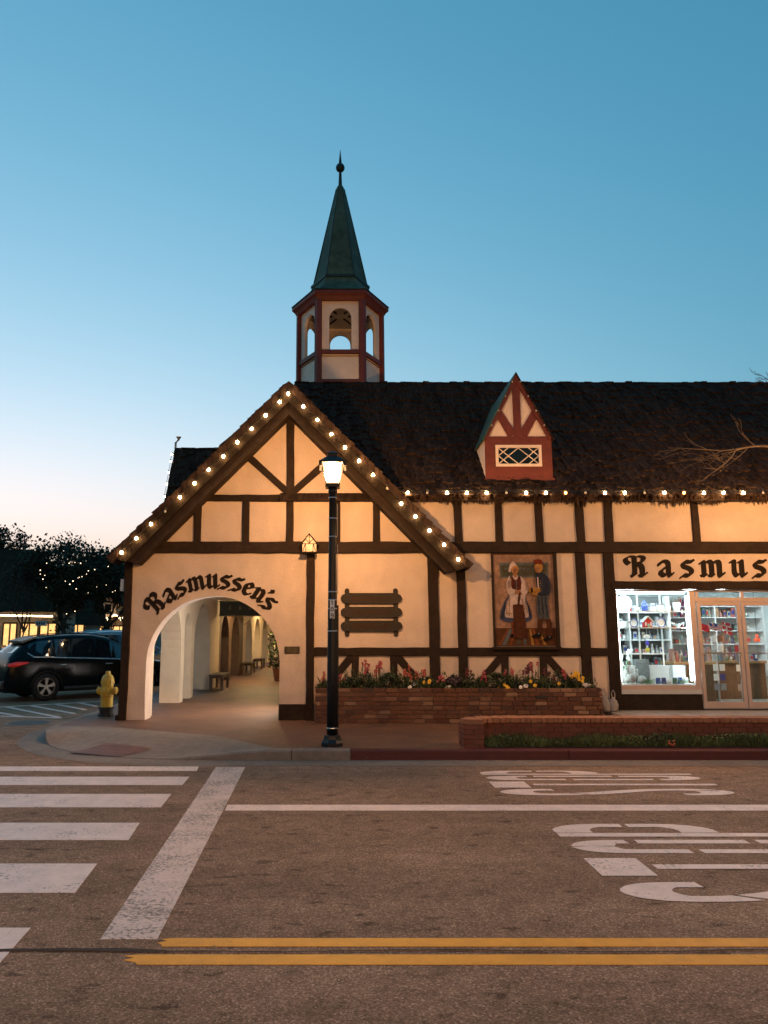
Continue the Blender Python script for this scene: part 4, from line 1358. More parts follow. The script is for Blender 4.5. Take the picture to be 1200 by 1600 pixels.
# ------------------------------------------------------------------ string lights
bulb_me = MB().ball((0, 0, 0), .026, 10, 7, (1, 1, 1.15)).build('bulb', 'bulb_lit', mesh_only=True, smooth=True)
bulb_dim = MB().ball((0, 0, 0), .026, 10, 7, (1, 1, 1.15)).build('bulb', 'bulb_dim', mesh_only=True, smooth=True)
bulb_off = MB().ball((0, 0, 0), .024, 8, 6, (1, 1, 1.15)).build('bulb', 'bulb_off', mesh_only=True, smooth=True)
sock_me = MB().lathe([(.016, 0), (.02, .03), (.016, .055)], (0, 0, 0), 8).build('socket', 'cord', mesh_only=True)
def string_lights(name, label, pts, states, drop, ends=None, small=1.0, group='string lights on the building'):
    root = thing('string_lights', label, 'string lights', pts[0], group=group)
    cd = MB()
    C = [Vector(p) for p in pts]
    W_ = []
    for a, b in zip(C[:-1], C[1:]):
        for t in (0, .5): W_.append(a.lerp(b, t) - Vector((0, 0, .012 if t else 0)))
    W_.append(C[-1])
    if ends: W_ = [Vector(ends[0])] + W_ + [Vector(ends[1])]
    cd.tube([p + Vector((0, .015, .045)) for p in W_], .006, 5).build('cord', 'cord', root)
    for p, s in zip(C, states):
        me = {1: bulb_me, 2: bulb_dim, 0: bulb_off}[s]
        b = inst('bulb', me, root, p - Vector(pts[0]), scale=(small,) * 3)
        inst('socket', sock_me, b, (0, .004, .024), (rnd(-.2, .2), 0, 0))
    return root
yb = GY - .075
lt = [(450, 615), (437, 628), (415, 649), (393, 670), (371, 691), (349, 713), (326, 734), (304, 755), (281, 777), (258, 799), (236, 819), (213, 841), (190, 863)]
rt = [(474, 635), (496, 656), (518, 678), (539, 699), (561, 720), (583, 742), (605, 763), (627, 787), (649, 807), (671, 829), (694, 851), (716, 874)]
def P3(u, v, Y): x, z = at(u, v, Y); return (x, Y, z)
string_lights('', 'warm bulbs strung down the left slope of the front gable', [P3(u, v, yb) for u, v in lt], [1] * 9 + [0] + [1] * 3, 0)
string_lights('', 'warm bulbs strung down the right slope of the front gable', [P3(u, v, yb) for u, v in rt], [1] * 6 + [0] + [1] * 5, 0)
ye = EY - .07
us = [637 + 30.85 * k for k in range(26)]
stt = [1, 0, 1, 1, 1, 0, 1, 1, 2, 0, 1, 1, 0, 1, 2, 1, 1, 1, 0, 1, 1, 0, 1, 1, 1, 1]
string_lights('', 'warm bulbs, some out, strung along the long shake eave', [P3(u, 770, ye) for u in us], stt, 0)
string_lights('', 'few warm bulbs up the edge of the rear wing roof', [(-4.47, 19.33 - 1.15 * t, 6.60 - 2.22 * t) for t in (.07, .17, .32, .48, .64)], [1] * 5, 0, small=.8)

# ------------------------------------------------------------------ street lamps
def make_lamp(loc, label, extras=False):
    X, Y = loc
    root = thing('street_lamp', label, 'street lamp', (X, Y, .15), group='lantern street lamps')
    def b(m, n, mt, par=None, sm=False): return m.build(n, mt, par or root, smooth=sm)
    ba = MB().lathe([(.165, .15), (.165, .20), (.15, .225), (.135, .245), (.125, .30), (.10, .31)], (X, Y, 0), 8, rot=R(22.5))
    b(ba, 'base', 'black_metal')
    b(MB().lathe([(.082, .30), (.078, 1.2), (.068, 2.2), (.058, 3.2), (.054, 3.86), (.068, 3.87), (.068, 3.97)], (X, Y, 0), 16), 'pole', 'black_metal', None, True)
    # lantern
    zb, zt, wb, wt = 4.01, 4.315, .098, .158
    lan = b(MB().prism([(X - .11, Y - .11), (X + .11, Y - .11), (X + .11, Y + .11), (X - .11, Y + .11)], 3.955, 4.012, 'z'), 'lantern_base', 'black_metal')
    dirs = [(0, -1), (1, 0), (0, 1), (-1, 0)]
    for dx, dy in dirs:
        tx, ty = -dy, dx
        def q(s, w, z): return (X + dx * w + tx * w * s, Y + dy * w + ty * w * s, z)
        b(MB().add([q(-.93, wb, zb), q(.93, wb, zb), q(.93, wt, zt), q(-.93, wt, zt), q(-.93, wb - .006, zb), q(.93, wb - .006, zb), q(.93, wt - .006, zt), q(-.93, wt - .006, zt)],
                   [(0, 1, 2, 3), (4, 7, 6, 5), (0, 4, 5, 1), (1, 5, 6, 2), (2, 6, 7, 3), (3, 7, 4, 0)]), 'lantern_pane', 'lamp_glass')
        b(MB().tube([q(1.0, wb, zb - .005), q(1.0, wt, zt + .01)], .009, 5), 'lantern_bar', 'black_metal')
        ex, ey = dx + tx, dy + ty
        b(MB().box(X + ex * .185 - .022, X + ex * .185 + .022, Y + ey * .185 - .022, Y + ey * .185 + .022, 4.265, 4.345), 'corner_block', 'black_metal')
    bl = bpy.data.lights.new('lamp_light', 'POINT')
    bl.energy, bl.color, bl.shadow_soft_size = LAMP_W, LAMP_COL, .07
    bo = bpy.data.objects.new('lamp_light', bl)
    COL.objects.link(bo)
    bo.parent = root
    bo.location = (0, 0, 4.16 - .15)
    b(MB().ball((X, Y, 4.16), .02, 10, 6, (1, 1, 1.5)), 'lamp_bulb', 'lamp_core', None, True)
    cap = MB()
    def ring(w, z): return [(X - w, Y - w, z), (X + w, Y - w, z), (X + w, Y + w, z), (X - w, Y + w, z)]
    rs = [(.19, 4.318), (.19, 4.345), (.10, 4.425), (.072, 4.43), (.072, 4.475), (.085, 4.478), (.085, 4.49), (.02, 4.53)]
    for w, z in rs: cap.v += ring(w, z)
    for i in range(len(rs) - 1):
        for k in range(4): cap.f.append((i * 4 + k, i * 4 + (k + 1) % 4, i * 4 + 4 + (k + 1) % 4, i * 4 + 4 + k))
    cap.f += [(3, 2, 1, 0), tuple((len(rs) - 1) * 4 + k for k in range(4))]
    b(cap, 'lantern_cap', 'black_metal')
    if extras:
        for z in (3.80, 3.48, 3.20, 2.37, 2.25, 2.12, 1.79, .40):
            rr = .058 + (.082 - .058) * (3.9 - z) / 3.6 + .004
            b(MB().lathe([(rr, z - .008), (rr + .002, z), (rr, z + .008)], (X, Y, 0), 16), 'clamp_band', 'steel_band')
        b(MB().box(X + .055, X + .092, Y - .03, Y + .03, .40, 2.17), 'conduit', 'black_metal')
        b(MB().box(X + .066, X + .076, Y - .02, Y + .42, 3.26, 3.70), 'sign_plate', 'sheet_metal')
        b(MB().box(X + .072, X + .082, Y - .02, Y + .44, 2.36, 3.08), 'sign_plate', 'sheet_metal')
        tg = b(MB().box(X - .038, X + .030, Y - .083, Y - .074, 1.975, 2.245), 'number_tag', 'card_white')
        def strokes(P, zc, xc):
            return MB().tube([(xc + x, Y - .0855, zc + z) for x, z in P], .0062, 4)
        strokes([(-.012, .018), (0, .03), (0, -.03)], 2.205, X - .004).build('digit', 'sign_paint', tg)
        strokes([(0, .03), (-.016, .02), (-.016, -.02), (0, -.03), (.016, -.02), (.016, .02), (0, .03)], 2.11, X - .004).build('digit', 'sign_paint', tg)
        strokes([(.016, .004), (0, -.004), (-.016, .006), (-.016, .024), (0, .032), (.016, .024), (.016, -.02), (0, -.032), (-.014, -.024)], 2.015, X - .004).build('digit', 'sign_paint', tg)
    return root
lamp = make_lamp((-.10, 11.12), 'tall black street lamp with lit lantern and number tag 109', True)
l2 = make_lamp((0, 0), 'x')
for k, (loc, lb) in enumerate((((7.9, 11.0), 'added lit street lamp, out of view, farther along the red kerb'), ((-4.6, -2.3), 'added lit street lamp, out of view, on the near pavement by the crossing'), ((5.2, -2.3), 'added lit street lamp, out of view, on the near pavement facing the shop'), ((.3, -6.4), 'added lit street lamp, out of view, set back on the near pavement'), ((11.5, -4.5), 'added lit street lamp, out of view, far right on the near pavement'))):  # lamps out of view, added for warm fill on road and walls
    c = l2 if k == 0 else copy_tree(l2)
    c.location = (loc[0], loc[1], .15)
    c['label'] = lb
fl_ = copy_tree(l2)
fl_.location = (at(150, 985, 60)[0], 60, 0)
fl_.scale = (.95, .95, .80)
fl_['label'] = 'small lit street lamp far down the side street under the tree'

# ------------------------------------------------------------------ brick planter, low wall
brick_me = {}
for mt in ('brick', 'brick_wall', 'cap_brick'):
    L_ = []
    for k in range(5):
        random.seed(40 + k)
        m = MB().box(-.5, .5, -.5, .5, -.5, .5)
        m.v = [(x + rnd(-.02, .02), y + rnd(-.04, .04), z + rnd(-.05, .05)) for x, y, z in m.v]
        L_.append(m.build('brick', mt, mesh_only=True))
    brick_me[mt] = L_
random.seed(5)
def brick(root, mt, c, s, rz=0, j=.0):
    o = inst('brick', random.choice(brick_me[mt]), root, Vector(c) - Vector(root.location) + Vector((rnd(-j, j), rnd(-j, j), rnd(-j, j))), (rnd(-.01, .01), rnd(-.012, .012), rz + rnd(-.01, .01)), s)
    return o
PX0, PX1, PY = -.43, 4.76, 13.72
pt = thing('brick_planter', 'long red brick flower planter along the front wall', 'planter', ((PX0 + PX1) / 2, 13.95, .15))
MB().box(PX0 + .03, PX1 - .03, PY + .025, PY + .09, .12, .735).box(PX0 + .03, PX0 + .10, PY + .09, F - .06, .12, .735).box(PX1 - .10, PX1 - .03, PY + .09, F - .06, .12, .735).build('mortar_core', 'mortar', pt)
MB().box(PX0 + .10, PX1 - .10, PY + .09, F - .06, .12, .70).build('soil', 'soil', pt)
ch = .0775
for r_ in range(8):
    z = .15 + ch * (r_ + .5)
    x = PX0 - (0 if r_ % 2 else .11)
    while x < PX1 - .03:
        L_ = rnd(.19, .23) if r_ < 7 else rnd(.20, .22)
        a, b = max(PX0, x), min(PX1, x + L_)
        if b - a > .04: brick(pt, 'brick', ((a + b) / 2, PY + .05 + rnd(-.012, .008), z), (b - a - .013, .10, ch - .014 - rnd(0, .006)))
        x += L_
    for X in (PX0 + .05, PX1 - .05):
        for k in range(2): brick(pt, 'brick', (X, PY + .205 + k * .19, z), (.10, .18, ch - .012))
MB().box(3.56, 3.76, PY - .012, PY + .02, .585, .635).build('drain_slot', 'plastic_black', pt)

lw_ = thing('low_brick_wall', 'low brick kerbside wall with sloping orange-brown brick cap', 'wall', (5, 11.2, .15))
WX0, WY0, WY1, WZ = 2.05, 11.10, 11.36, .545
MB().box(WX0, 13.6, WY0 + .02, WY1 - .02, .1, WZ - .07).box(1.80, 2.06, 10.90, 11.34, .1, WZ - .07).build('mortar_core', 'mortar', lw_)
for r_ in range(5):
    z = .15 + .0665 * (r_ + .5) - .01
    x = WX0 - (0 if r_ % 2 else .11)
    while x < 9.4:
        a, b = max(WX0, x), x + .215
        if b - a > .05: brick(lw_, 'brick_wall', ((a + b) / 2, WY0 + .05, z), (b - a - .010, .10, .0565))
        x += .215
    for (a, b) in (((1.77, 1.91), (1.92, 2.06)) if r_ % 2 else ((1.77, 1.985), (1.995, 2.06))):
        brick(lw_, 'brick_wall', ((a + b) / 2, 10.93, z), (b - a, .10, .0565))
    for k in range(2): brick(lw_, 'brick_wall', (1.82, 11.07 + k * .19, z), (.10, .18, .0565))
# rowlock cap: along the pier, then bending back to the long wall
P_ = [(1.915, 10.88), (1.915, 11.04), (2.02, 11.14), (2.25, 11.215), (2.6, 11.23), (13.6, 11.23)]
def cap_at(t):
    return along(P_, t)
tot = sum(math.dist(P_[i], P_[i + 1]) for i in range(len(P_) - 1))
d = .04
while d < 7.8:
    c = cap_at(d / tot)
    c2 = cap_at(min(1, (d + .02) / tot))
    ang = math.atan2(c2[1] - c[1], c2[0] - c[0])
    brick(lw_, 'cap_brick', (c[0], c[1], WZ - .032), (.072, .31, .064), ang)
    d += .078
MB().box(9.35, 13.6, WY0, WY1, WZ - .07, WZ).build('cap_run', 'cap_brick', lw_)
MB().box(9.4, 13.6, WY0, WY0 + .05, .1, WZ - .072).build('wall_run', 'brick_wall', lw_)

# planting strip in front of the low wall
sl = tag(MB().box(2.06, 13.6, YK + .155, WY0 + .01, .12, .17).build('planting_strip', 'soil'), kind='structure')
gm = MB()
for _ in range(9500):
    x = rnd(2.1, 9.3)
    y = rnd(YK + .17, WY0 - .01)
    h = rnd(.05, .13) * (.7 + .5 * math.sin(x * 2.7 + 1) ** 2) * (1 + .5 * (y - 10.9) / .2)
    gm.blade((x, y, .165), (x + rnd(-.07, .07), y + rnd(-.07, .04), .165 + h), rnd(.004, .009))
for _ in range(4200):
    x = rnd(2.12, 9.3)
    t = abs(math.sin(x * 1.9) * math.sin(x * .83 + .4))
    gm.leaf((x, rnd(YK + .18, WY0 - .02), .18 + rnd(0, .05 + .13 * t)), rnd(.012, .026))
tag(gm.build('ground_cover', 'grass'), 'low ragged green ground cover along the red kerb', 'ground cover', kind='stuff')

# ------------------------------------------------------------------ flowers in the planter
def plant(kind, x, y, h, label, group, blooms=5):
    z0 = .69
    root = thing('flower_plant', label, 'plant', (x, y, z0), group=group)
    lf = MB()
    spread = {'kale': .15, 'box': .17}.get(kind, .15)
    if kind in ('kale', 'box'):
        for _ in range(150):
            a, b = rnd(0, 2 * PI), math.acos(rnd(-.2, 1))
            r_ = spread * (.75 + .3 * random.random())
            lf.leaf((x + r_ * math.sin(b) * math.cos(a), y + .8 * r_ * math.sin(b) * math.sin(a), z0 + .08 + h * .5 * (1 + math.cos(b)) * .7), rnd(.025, .045), asp=.8)
    else:
        for _ in range(110):
            a, r_ = rnd(0, 2 * PI), spread * math.sqrt(random.random())
            p = (x + r_ * math.cos(a), y + r_ * math.sin(a) * .8, z0 + rnd(.0, h * .75) * (1 - .5 * r_ / spread))
            if random.random() < .55: lf.leaf(p, rnd(.018, .038))
            else: lf.blade(p, (p[0] + rnd(-.06, .06), p[1] + rnd(-.06, .06), p[2] + rnd(.05, .14)), rnd(.005, .012))
    lf.build('foliage', 'leaf_kale' if kind == 'kale' else ('leaf_dark' if kind == 'box' else random.choice(['leaf_mid', 'leaf_dark', 'leaf_mid'])), root)
    if kind in ('kale', 'box'): return root
    petal = {'pink': 'petal_pink', 'coral': 'petal_coral', 'yellow': 'petal_yellow', 'white': 'petal_white', 'maroon': 'petal_maroon'}[kind]
    st = MB()
    for _ in range(blooms):
        a, r_ = rnd(0, 2 * PI), spread * .9 * random.random()
        bx, by = x + r_ * math.cos(a), y + r_ * math.sin(a) * .8 - .03
        m = MB()
        if kind in ('pink', 'coral', 'maroon'):
            hh = h * rnd(.85, 1.25)
            st.tube([(bx, by, z0 + .02), (bx + rnd(-.02, .02), by, z0 + hh)], .005, 4)
            n = random.randint(7, 12)
            for k in range(n):
                zz = z0 + hh - .012 * k
                m.ball((bx + rnd(-.02, .02), by + rnd(-.02, .02), zz + rnd(-.005, .02)), rnd(.011, .022), 6, 4, (1, 1, .8))
        else:
            zz = z0 + h * rnd(.35, .75)
            by -= .08
            st.tube([(bx, by + .03, z0 + .02), (bx, by, zz)], .004, 4)
            for k in range(5):
                a2 = 2 * PI * k / 5 + .3
                m.ball((bx + .019 * math.cos(a2), by - .01, zz + .019 * math.sin(a2)), .017, 6, 4, (1, .4, 1))
            m.ball((bx, by - .018, zz), .008, 5, 3)
        m.build('blossom', petal, root)
    st.build('stems', 'leaf_mid', root)
    return root
G = 'bedding plants in the brick planter'
spec = [(-.28, 'coral', .30, 'coral flower spike at the far left end of the brick planter', 4),
        (.02, 'pink', .27, 'pink flower spikes just right of the lamp pole in the planter', 4),
        (.28, 'box', .24, 'rounded dark green clump right of the lamp pole in the planter', 0),
        (.50, 'pink', .46, 'tall pink flower spikes below the plank sign', 6),
        (.72, 'pink', .44, 'rosy flower spikes in front of the bare plaster below the plank sign', 6),
        (.95, 'box', .36, 'large rounded dark bush at the left third of the planter', 0),
        (1.20, 'coral', .40, 'coral blooms in front of the left wall brace', 5),
        (1.45, 'coral', .36, 'coral blooms beside the slanting left wall brace', 5),
        (1.62, 'yellow', .40, 'yellow pansies low at the planter edge left of centre', 3),
        (1.30, 'white', .20, 'white pansies at the front edge below the wall brace', 3),
        (1.85, 'pink', .28, 'short pink blooms in front of the wide wall post', 3),
        (2.12, 'kale', .28, 'dusky purple ornamental kale between two wall posts', 0),
        (2.02, 'white', .20, 'white pansies at the front edge below the purple kale', 3),
        (2.36, 'maroon', .40, 'dark maroon flower spikes before the narrow wall post', 4),
        (2.62, 'pink', .30, 'pink blooms left of the painted panel', 4),
        (2.86, 'box', .36, 'round dark bush below the left edge of the painted panel', 0),
        (3.00, 'yellow', .18, 'low yellow pansies below the painted panel', 4),
        (3.18, 'pink', .38, 'leafy plant with a pink bloom below the painted woman', 3),
        (3.45, 'maroon', .40, 'maroon and green spikes below the middle of the painted panel', 4),
        (3.58, 'pink', .44, 'bright pink spikes below the painted churn', 4),
        (3.48, 'yellow', .30, 'single yellow pansy at the planter front below the churn', 2),
        (3.38, 'white', .20, 'white pansies above the dark drain slot', 3),
        (3.80, 'maroon', .34, 'dark leafy plant below the painted man', 3),
        (4.02, 'yellow', .22, 'low yellow pansies left of the right wall brace', 2),
        (4.10, 'pink', .32, 'pale pink spikes at the foot of the right wall brace', 3),
        (4.36, 'yellow', .46, 'dense yellow flowers at the right end of the planter', 10),
        (4.50, 'white', .18, 'white pansies at the right end of the planter', 4)]
for (x, kd, h, lb, nb) in spec: plant(kd, x, rnd(13.86, 14.0), h, lb, G, nb)
# filler greenery between them
for i in range(22):
    x = lerp(-.22, 4.55, i / 21) + rnd(-.05, .05)
    p = thing('leafy_plant', ORD[i] + ' plain leafy filler plant from the left in the brick planter', 'plant', (x, 13.92, .69), group='filler plants in the planter')
    lf = MB()
    for _ in range(210):
        q = (x + rnd(-.19, .19), 13.92 + rnd(-.10, .16), .69 + rnd(0, .36) * random.random() ** .5 * (.7 + .4 * math.sin(i * 2.4) ** 2))
        if random.random() < .6: lf.leaf(q, rnd(.016, .034))
        else: lf.blade(q, (q[0] + rnd(-.05, .05), q[1] + rnd(-.05, .05), q[2] + rnd(.05, .14)), rnd(.005, .010))
    lf.build('foliage', random.choice(['leaf_mid', 'leaf_dark']), p)
# small bush with orange blooms in the kerbside strip
bx = at(1035, 1140, 10.95)[0]
bu = thing('small_bush', 'small bush with orange blooms before the low brick wall', 'bush', (bx, 10.98, .16))
lf = MB()
for _ in range(260):
    a, r_ = rnd(0, 2 * PI), .17 * math.sqrt(random.random())
    lf.leaf((bx + r_ * math.cos(a) * 1.2, 10.98 + r_ * math.sin(a) * .5, .17 + rnd(0, .27) * (1 - r_ / .25)), rnd(.014, .032))
lf.build('foliage', 'leaf_mid', bu)
m = MB()
for _ in range(7): m.ball((bx + .10 + rnd(-.05, .05), 10.88, .22 + rnd(-.03, .03)), .016, 6, 4)
m.build('blossom', 'petal_coral', bu)
# grey bags at the end of the planter
for i, (u, tall, lb) in enumerate(((947, .30, 'slumped grey bag against the end of the brick planter'), (957, .27, 'slumped grey bag nearest the shop window post'))):
    X = at(u, 1105, 13.95)[0]
    bg = thing('cloth_bag', lb, 'bag', (X, 13.95, .33), group='grey bags by the planter')
    m = MB()
    n = 14
    prof = [(.02, 0), (.085, .005), (.105, .05), (.10, .13), (.08, .20), (.05, tall - .05), (.02, tall - .01)]
    o_ = len(m.v)
    for r_, z in prof:
        for k in range(n):
            a = 2 * PI * k / n
            w = r_ * (1 + .12 * math.sin(3 * a + i + z * 20))
            m.v.append((X + w * math.cos(a) * .9 + z * (.10 if i else -.10), 13.95 + w * math.sin(a) * .7, .33 + z))
    for q in range(len(prof) - 1):
        for k in range(n): m.f.append((q * n + k, q * n + (k + 1) % n, q * n + n + (k + 1) % n, q * n + n + k))
    m.f += [tuple(range(n - 1, -1, -1)), tuple((len(prof) - 1) * n + k for k in range(n))]
    m.build('bag_body', 'bag_grey', bg, smooth=True)
    hz = .33 + tall
    xx = X + tall * (.10 if i else -.10)
    MB().tube(catmull([(xx - .02, 13.95, hz - .03), (xx - .03, 13.95, hz + .07), (xx + .01, 13.95, hz + .11), (xx + .03, 13.95, hz + .02), (xx + .02, 13.95, hz - .03)], 4), .008, 5).build('bag_handle', 'bag_grey', bg)

# ------------------------------------------------------------------ shop goods
def good(name, label, cat, m_list, loc, group):
    root = thing(name, label, cat, loc, group=group)
    for m, n, mt in m_list: m.build(n, mt, root)
    return root
def plate(x, y, z, r_, label, blue=False):
    m = MB().lathe([(r_ * .3, .028), (r_ * .62, .022), (r_, 0.0), (r_, -.008), (r_ * .6, .012), (.01, .014)], (x, y, z + r_), 28, 'y')
    L_ = [(m, 'dish', 'porcelain')]
    if blue: L_.append((MB().lathe([(r_ * .97, -.012), (r_ * .78, -.006), (r_ * .78, .004), (r_ * .97, .0)], (x, y, z + r_), 28, 'y', caps=False), 'blue_rim', 'delft_blue'))
    return good('display_plate', label, 'plate', L_, (x, y, z), 'china in the display window')
def vessel(name, label, x, y, z, prof, mt, extra=None):
    L_ = [(MB().lathe([(r_, z + h) for r_, h in prof], (x, y, 0), 18), 'body', mt)]
    if extra: L_ += extra
    return good(name, label, 'tableware', L_, (x, y, z), 'china in the display window')
def ux(u, v, Y): return at(u, v, Y)[0]
s1, s2, fz, ys = 2.168, 1.858, .801, F + .32
plate(ux(975, 945, ys), ys, s1, .155, 'large white plate standing on the upper glass shelf')
vessel('teacup', 'white cup beside the large plate on the upper shelf', ux(995, 950, ys), ys, s1, [(.03, 0), (.045, .02), (.06, .075), (.056, .075), (.04, .02)], 'porcelain')
vessel('lidded_jar', 'blue and white lidded jar on the upper glass shelf', ux(1007, 950, ys), ys, s1, [(.05, 0), (.058, .03), (.062, .10), (.045, .14), (.05, .15), (.03, .18), (.012, .19), (.016, .21), (.004, .22)], 'delft_blue')
for k, (u, w, h) in enumerate(((1019, .10, .09), (1032, .11, .12), (1043, .07, .10))):
    x = ux(u, 950, ys)
    good('gift_box', 'pale gift box on the upper shelf, number %s from the blue jar' % ('one', 'two', 'three')[k], 'box', [(MB().box(x - w / 2, x + w / 2, ys - .05, ys + .05, s1, s1 + h), 'carton', 'card_white'), (MB().box(x - w / 2 - .004, x + w / 2 + .004, ys - .054, ys + .054, s1 + h, s1 + h + .015), 'lid', 'goods_grey')], (x, ys, s1), 'boxes in the display window')
vessel('beaker', 'tall pale blue beaker at the right of the upper shelf', ux(1057, 945, ys), ys, s1, [(.05, 0), (.055, .01), (.075, .17), (.07, .17), (.05, .02)], 'porcelain')
vessel('deep_bowl', 'white and blue bowl at the left of the lower shelf', ux(974, 975, ys), ys, s2, [(.05, 0), (.07, .01), (.125, .12), (.12, .12), (.06, .02)], 'porcelain')
plate(ux(992, 975, ys), ys + .05, s2, .085, 'dark blue plate beside the bowl on the lower shelf', True)
x = ux(1011, 975, ys)
good('model_house', 'little red and white model house on the lower shelf', 'ornament', [
    (MB().prism([(x - .075, s2), (x + .075, s2), (x + .075, s2 + .11), (x, s2 + .19), (x - .075, s2 + .11)], ys - .06, ys + .06), 'house_body', 'flag_red'),
    (MB().prism([(x - .10, s2 + .10), (x, s2 + .20), (x, s2 + .22), (x - .115, s2 + .105)], ys - .08, ys + .06), 'roof_slope', 'card_white'),
    (MB().prism([(x + .10, s2 + .10), (x, s2 + .20), (x, s2 + .22), (x + .115, s2 + .105)], ys - .08, ys + .06), 'roof_slope', 'card_white'),
    (MB().box(x - .02, x + .02, ys - .066, ys - .06, s2, s2 + .07), 'door', 'green_sprig'),
    (MB().box(x - .062, x - .038, ys - .066, ys - .06, s2 + .03, s2 + .10).box(x + .038, x + .062, ys - .066, ys - .06, s2 + .03, s2 + .10), 'trim', 'card_white')], (x, ys, s2), 'ornaments in the display window')
plate(ux(1033, 975, ys), ys, s2, .095, 'white plate with a blue rim standing on the lower shelf', True)
x = ux(1059, 978, ys)
good('sauce_boat', 'white sauce boat at the right of the lower shelf', 'tableware', [(MB().lathe([(.03, s2), (.04, s2 + .015), (.08, s2 + .07), (.075, s2 + .07), (.03, s2 + .02)], (x, ys, 0), 16), 'body', 'porcelain'),
     (MB().tube(catmull([(x + .07, ys, s2 + .06), (x + .13, ys, s2 + .10), (x + .10, ys, s2 + .03)], 4), .01, 6), 'handle', 'porcelain'), (MB().tube([(x - .06, ys, s2 + .05), (x - .13, ys, s2 + .09)], [.03, .012], 8), 'spout', 'porcelain')], (x, ys, s2), 'china in the display window')
x = ux(1011, 1000, ys)
good('glass_ornament', 'hanging glass ornament in white, blue and yellow', 'ornament', [(MB().tube([(x, ys, 1.40), (x, ys, 1.84)], .003, 4), 'thread', 'card_white'),
     (MB().ball((x, ys, 1.68), .055, 10, 6, (1.2, .6, .7)), 'white_bow', 'porcelain'), (MB().ball((x, ys, 1.56), .04, 10, 6, (.8, .8, 1.3)), 'blue_drop', 'clear_blue'), (MB().ball((x, ys, 1.43), .042, 10, 6), 'yellow_drop', 'clear_yellow')], (x, ys, 1.40), 'ornaments in the display window')
# window floor
x = 5.50
vl = [(MB().lathe([(.05, fz), (.075, fz + .06), (.08, fz + .16), (.045, fz + .26), (.05, fz + .28)], (x, ys, 0), 16), 'vase', 'goods_grey')]
fm_, lf_ = MB(), MB()
for _ in range(10):
    px, pz = x + rnd(-.12, .14), fz + rnd(.34, .60)
    lf_.tube([(x, ys, fz + .25), (px, ys + rnd(-.05, .05), pz)], .004, 4)
    for k in range(4): fm_.ball((px + rnd(-.025, .025), ys + rnd(-.05, .03), pz + rnd(-.025, .025)), .028, 7, 5, (1, .7, 1.2))
    lf_.leaf((px + rnd(-.05, .05), ys, pz - .06), .035)
vl += [(fm_, 'white_blooms', 'porcelain'), (lf_, 'stems', 'green_sprig')]
good('vase_of_flowers', 'vase of white flowers at the left of the window floor', 'vase', vl, (x, ys, fz), 'ornaments in the display window')
for k, (x, s, dr_, lb) in enumerate(((5.56, 1.0, 1, 'grey bird figure below the white flowers'), (5.76, .85, -1, 'smaller grey bird figure beside the green sprig'))):
    b = MB().ball((x, ys - .12, fz + .10 * s), .085 * s, 12, 8, (1.25, .8, .9))
    hd = MB().tube(catmull([(x + .07 * s * dr_, ys - .12, fz + .12 * s), (x + .10 * s * dr_, ys - .12, fz + .20 * s), (x + .08 * s * dr_, ys - .12, fz + .25 * s), (x + .14 * s * dr_, ys - .12, fz + .245 * s)], 4), [.035 * s] * 4 + [.025 * s] * 4 + [.026 * s] * 4 + [.006 * s], 8)
    ft = MB().box(x - .03, x + .03, ys - .15, ys - .09, fz, fz + .03)
    good('bird_figure', lb, 'figurine', [(b, 'body', 'goods_grey'), (hd, 'neck_and_head', 'goods_grey'), (ft, 'foot', 'goods_grey')], (x, ys - .12, fz), 'bird figures in the display window')
for k, (x0, x1, z1, y, lb) in enumerate(((5.45, 5.72, .33, ys + .16, 'white display block behind the birds'), (5.74, 5.98, .44, ys + .14, 'grey envelope box standing on the window floor'), (6.00, 6.38, .33, ys + .16, 'white display block in the middle of the window'), (6.45, 6.69, .33, ys + .16, 'white display block at the right of the window'))):
    mt = 'goods_grey' if k == 1 else 'white_paint'
    good('display_block', lb, 'display block', [(MB().box(x0, x1, y - .09, y + .06, fz, fz + z1), 'block', mt), (MB().box(x0 - .005, x1 + .005, y - .096, y - .09, fz + z1 - .05, fz + z1), 'lip', mt)], (x0, y, fz), 'display blocks in the window')
for k in range(7):
    x = 5.95 + k * .105
    y = ys - .17 + rnd(-.02, .02)
    h = rnd(.09, .13)
    mt = ['card_white', 'delft_blue', 'goods', 'card_white', 'goods', 'delft_blue', 'card_white'][k]
    good('picture_card', ORD[k] + ' standing card from the left in the display window', 'card', [(MB().prism([(y, fz), (y + .02, fz + h), (y + .026, fz + h), (y + .05, fz)], x - .04, x + .04, 'x'), 'card', mt), (MB().box(x - .025, x + .025, y - .002, y + .012, fz + .02, fz + .035), 'print', 'goods_grey')], (x, y, fz), 'standing cards in the display window')
for k, x in enumerate((5.86, 6.52)):
    m = MB()
    for _ in range(70): m.blade((x + rnd(-.05, .05), ys - .16, fz), (x + rnd(-.14, .14), ys - .16 + rnd(-.06, .06), fz + rnd(.03, .12)), .006)
    good('green_sprig', ('green artificial sprig in front of the birds', 'green artificial sprig at the right of the window floor')[k], 'foliage', [(m, 'leaves', 'green_sprig')], (x, ys - .16, fz), 'sprigs in the display window')

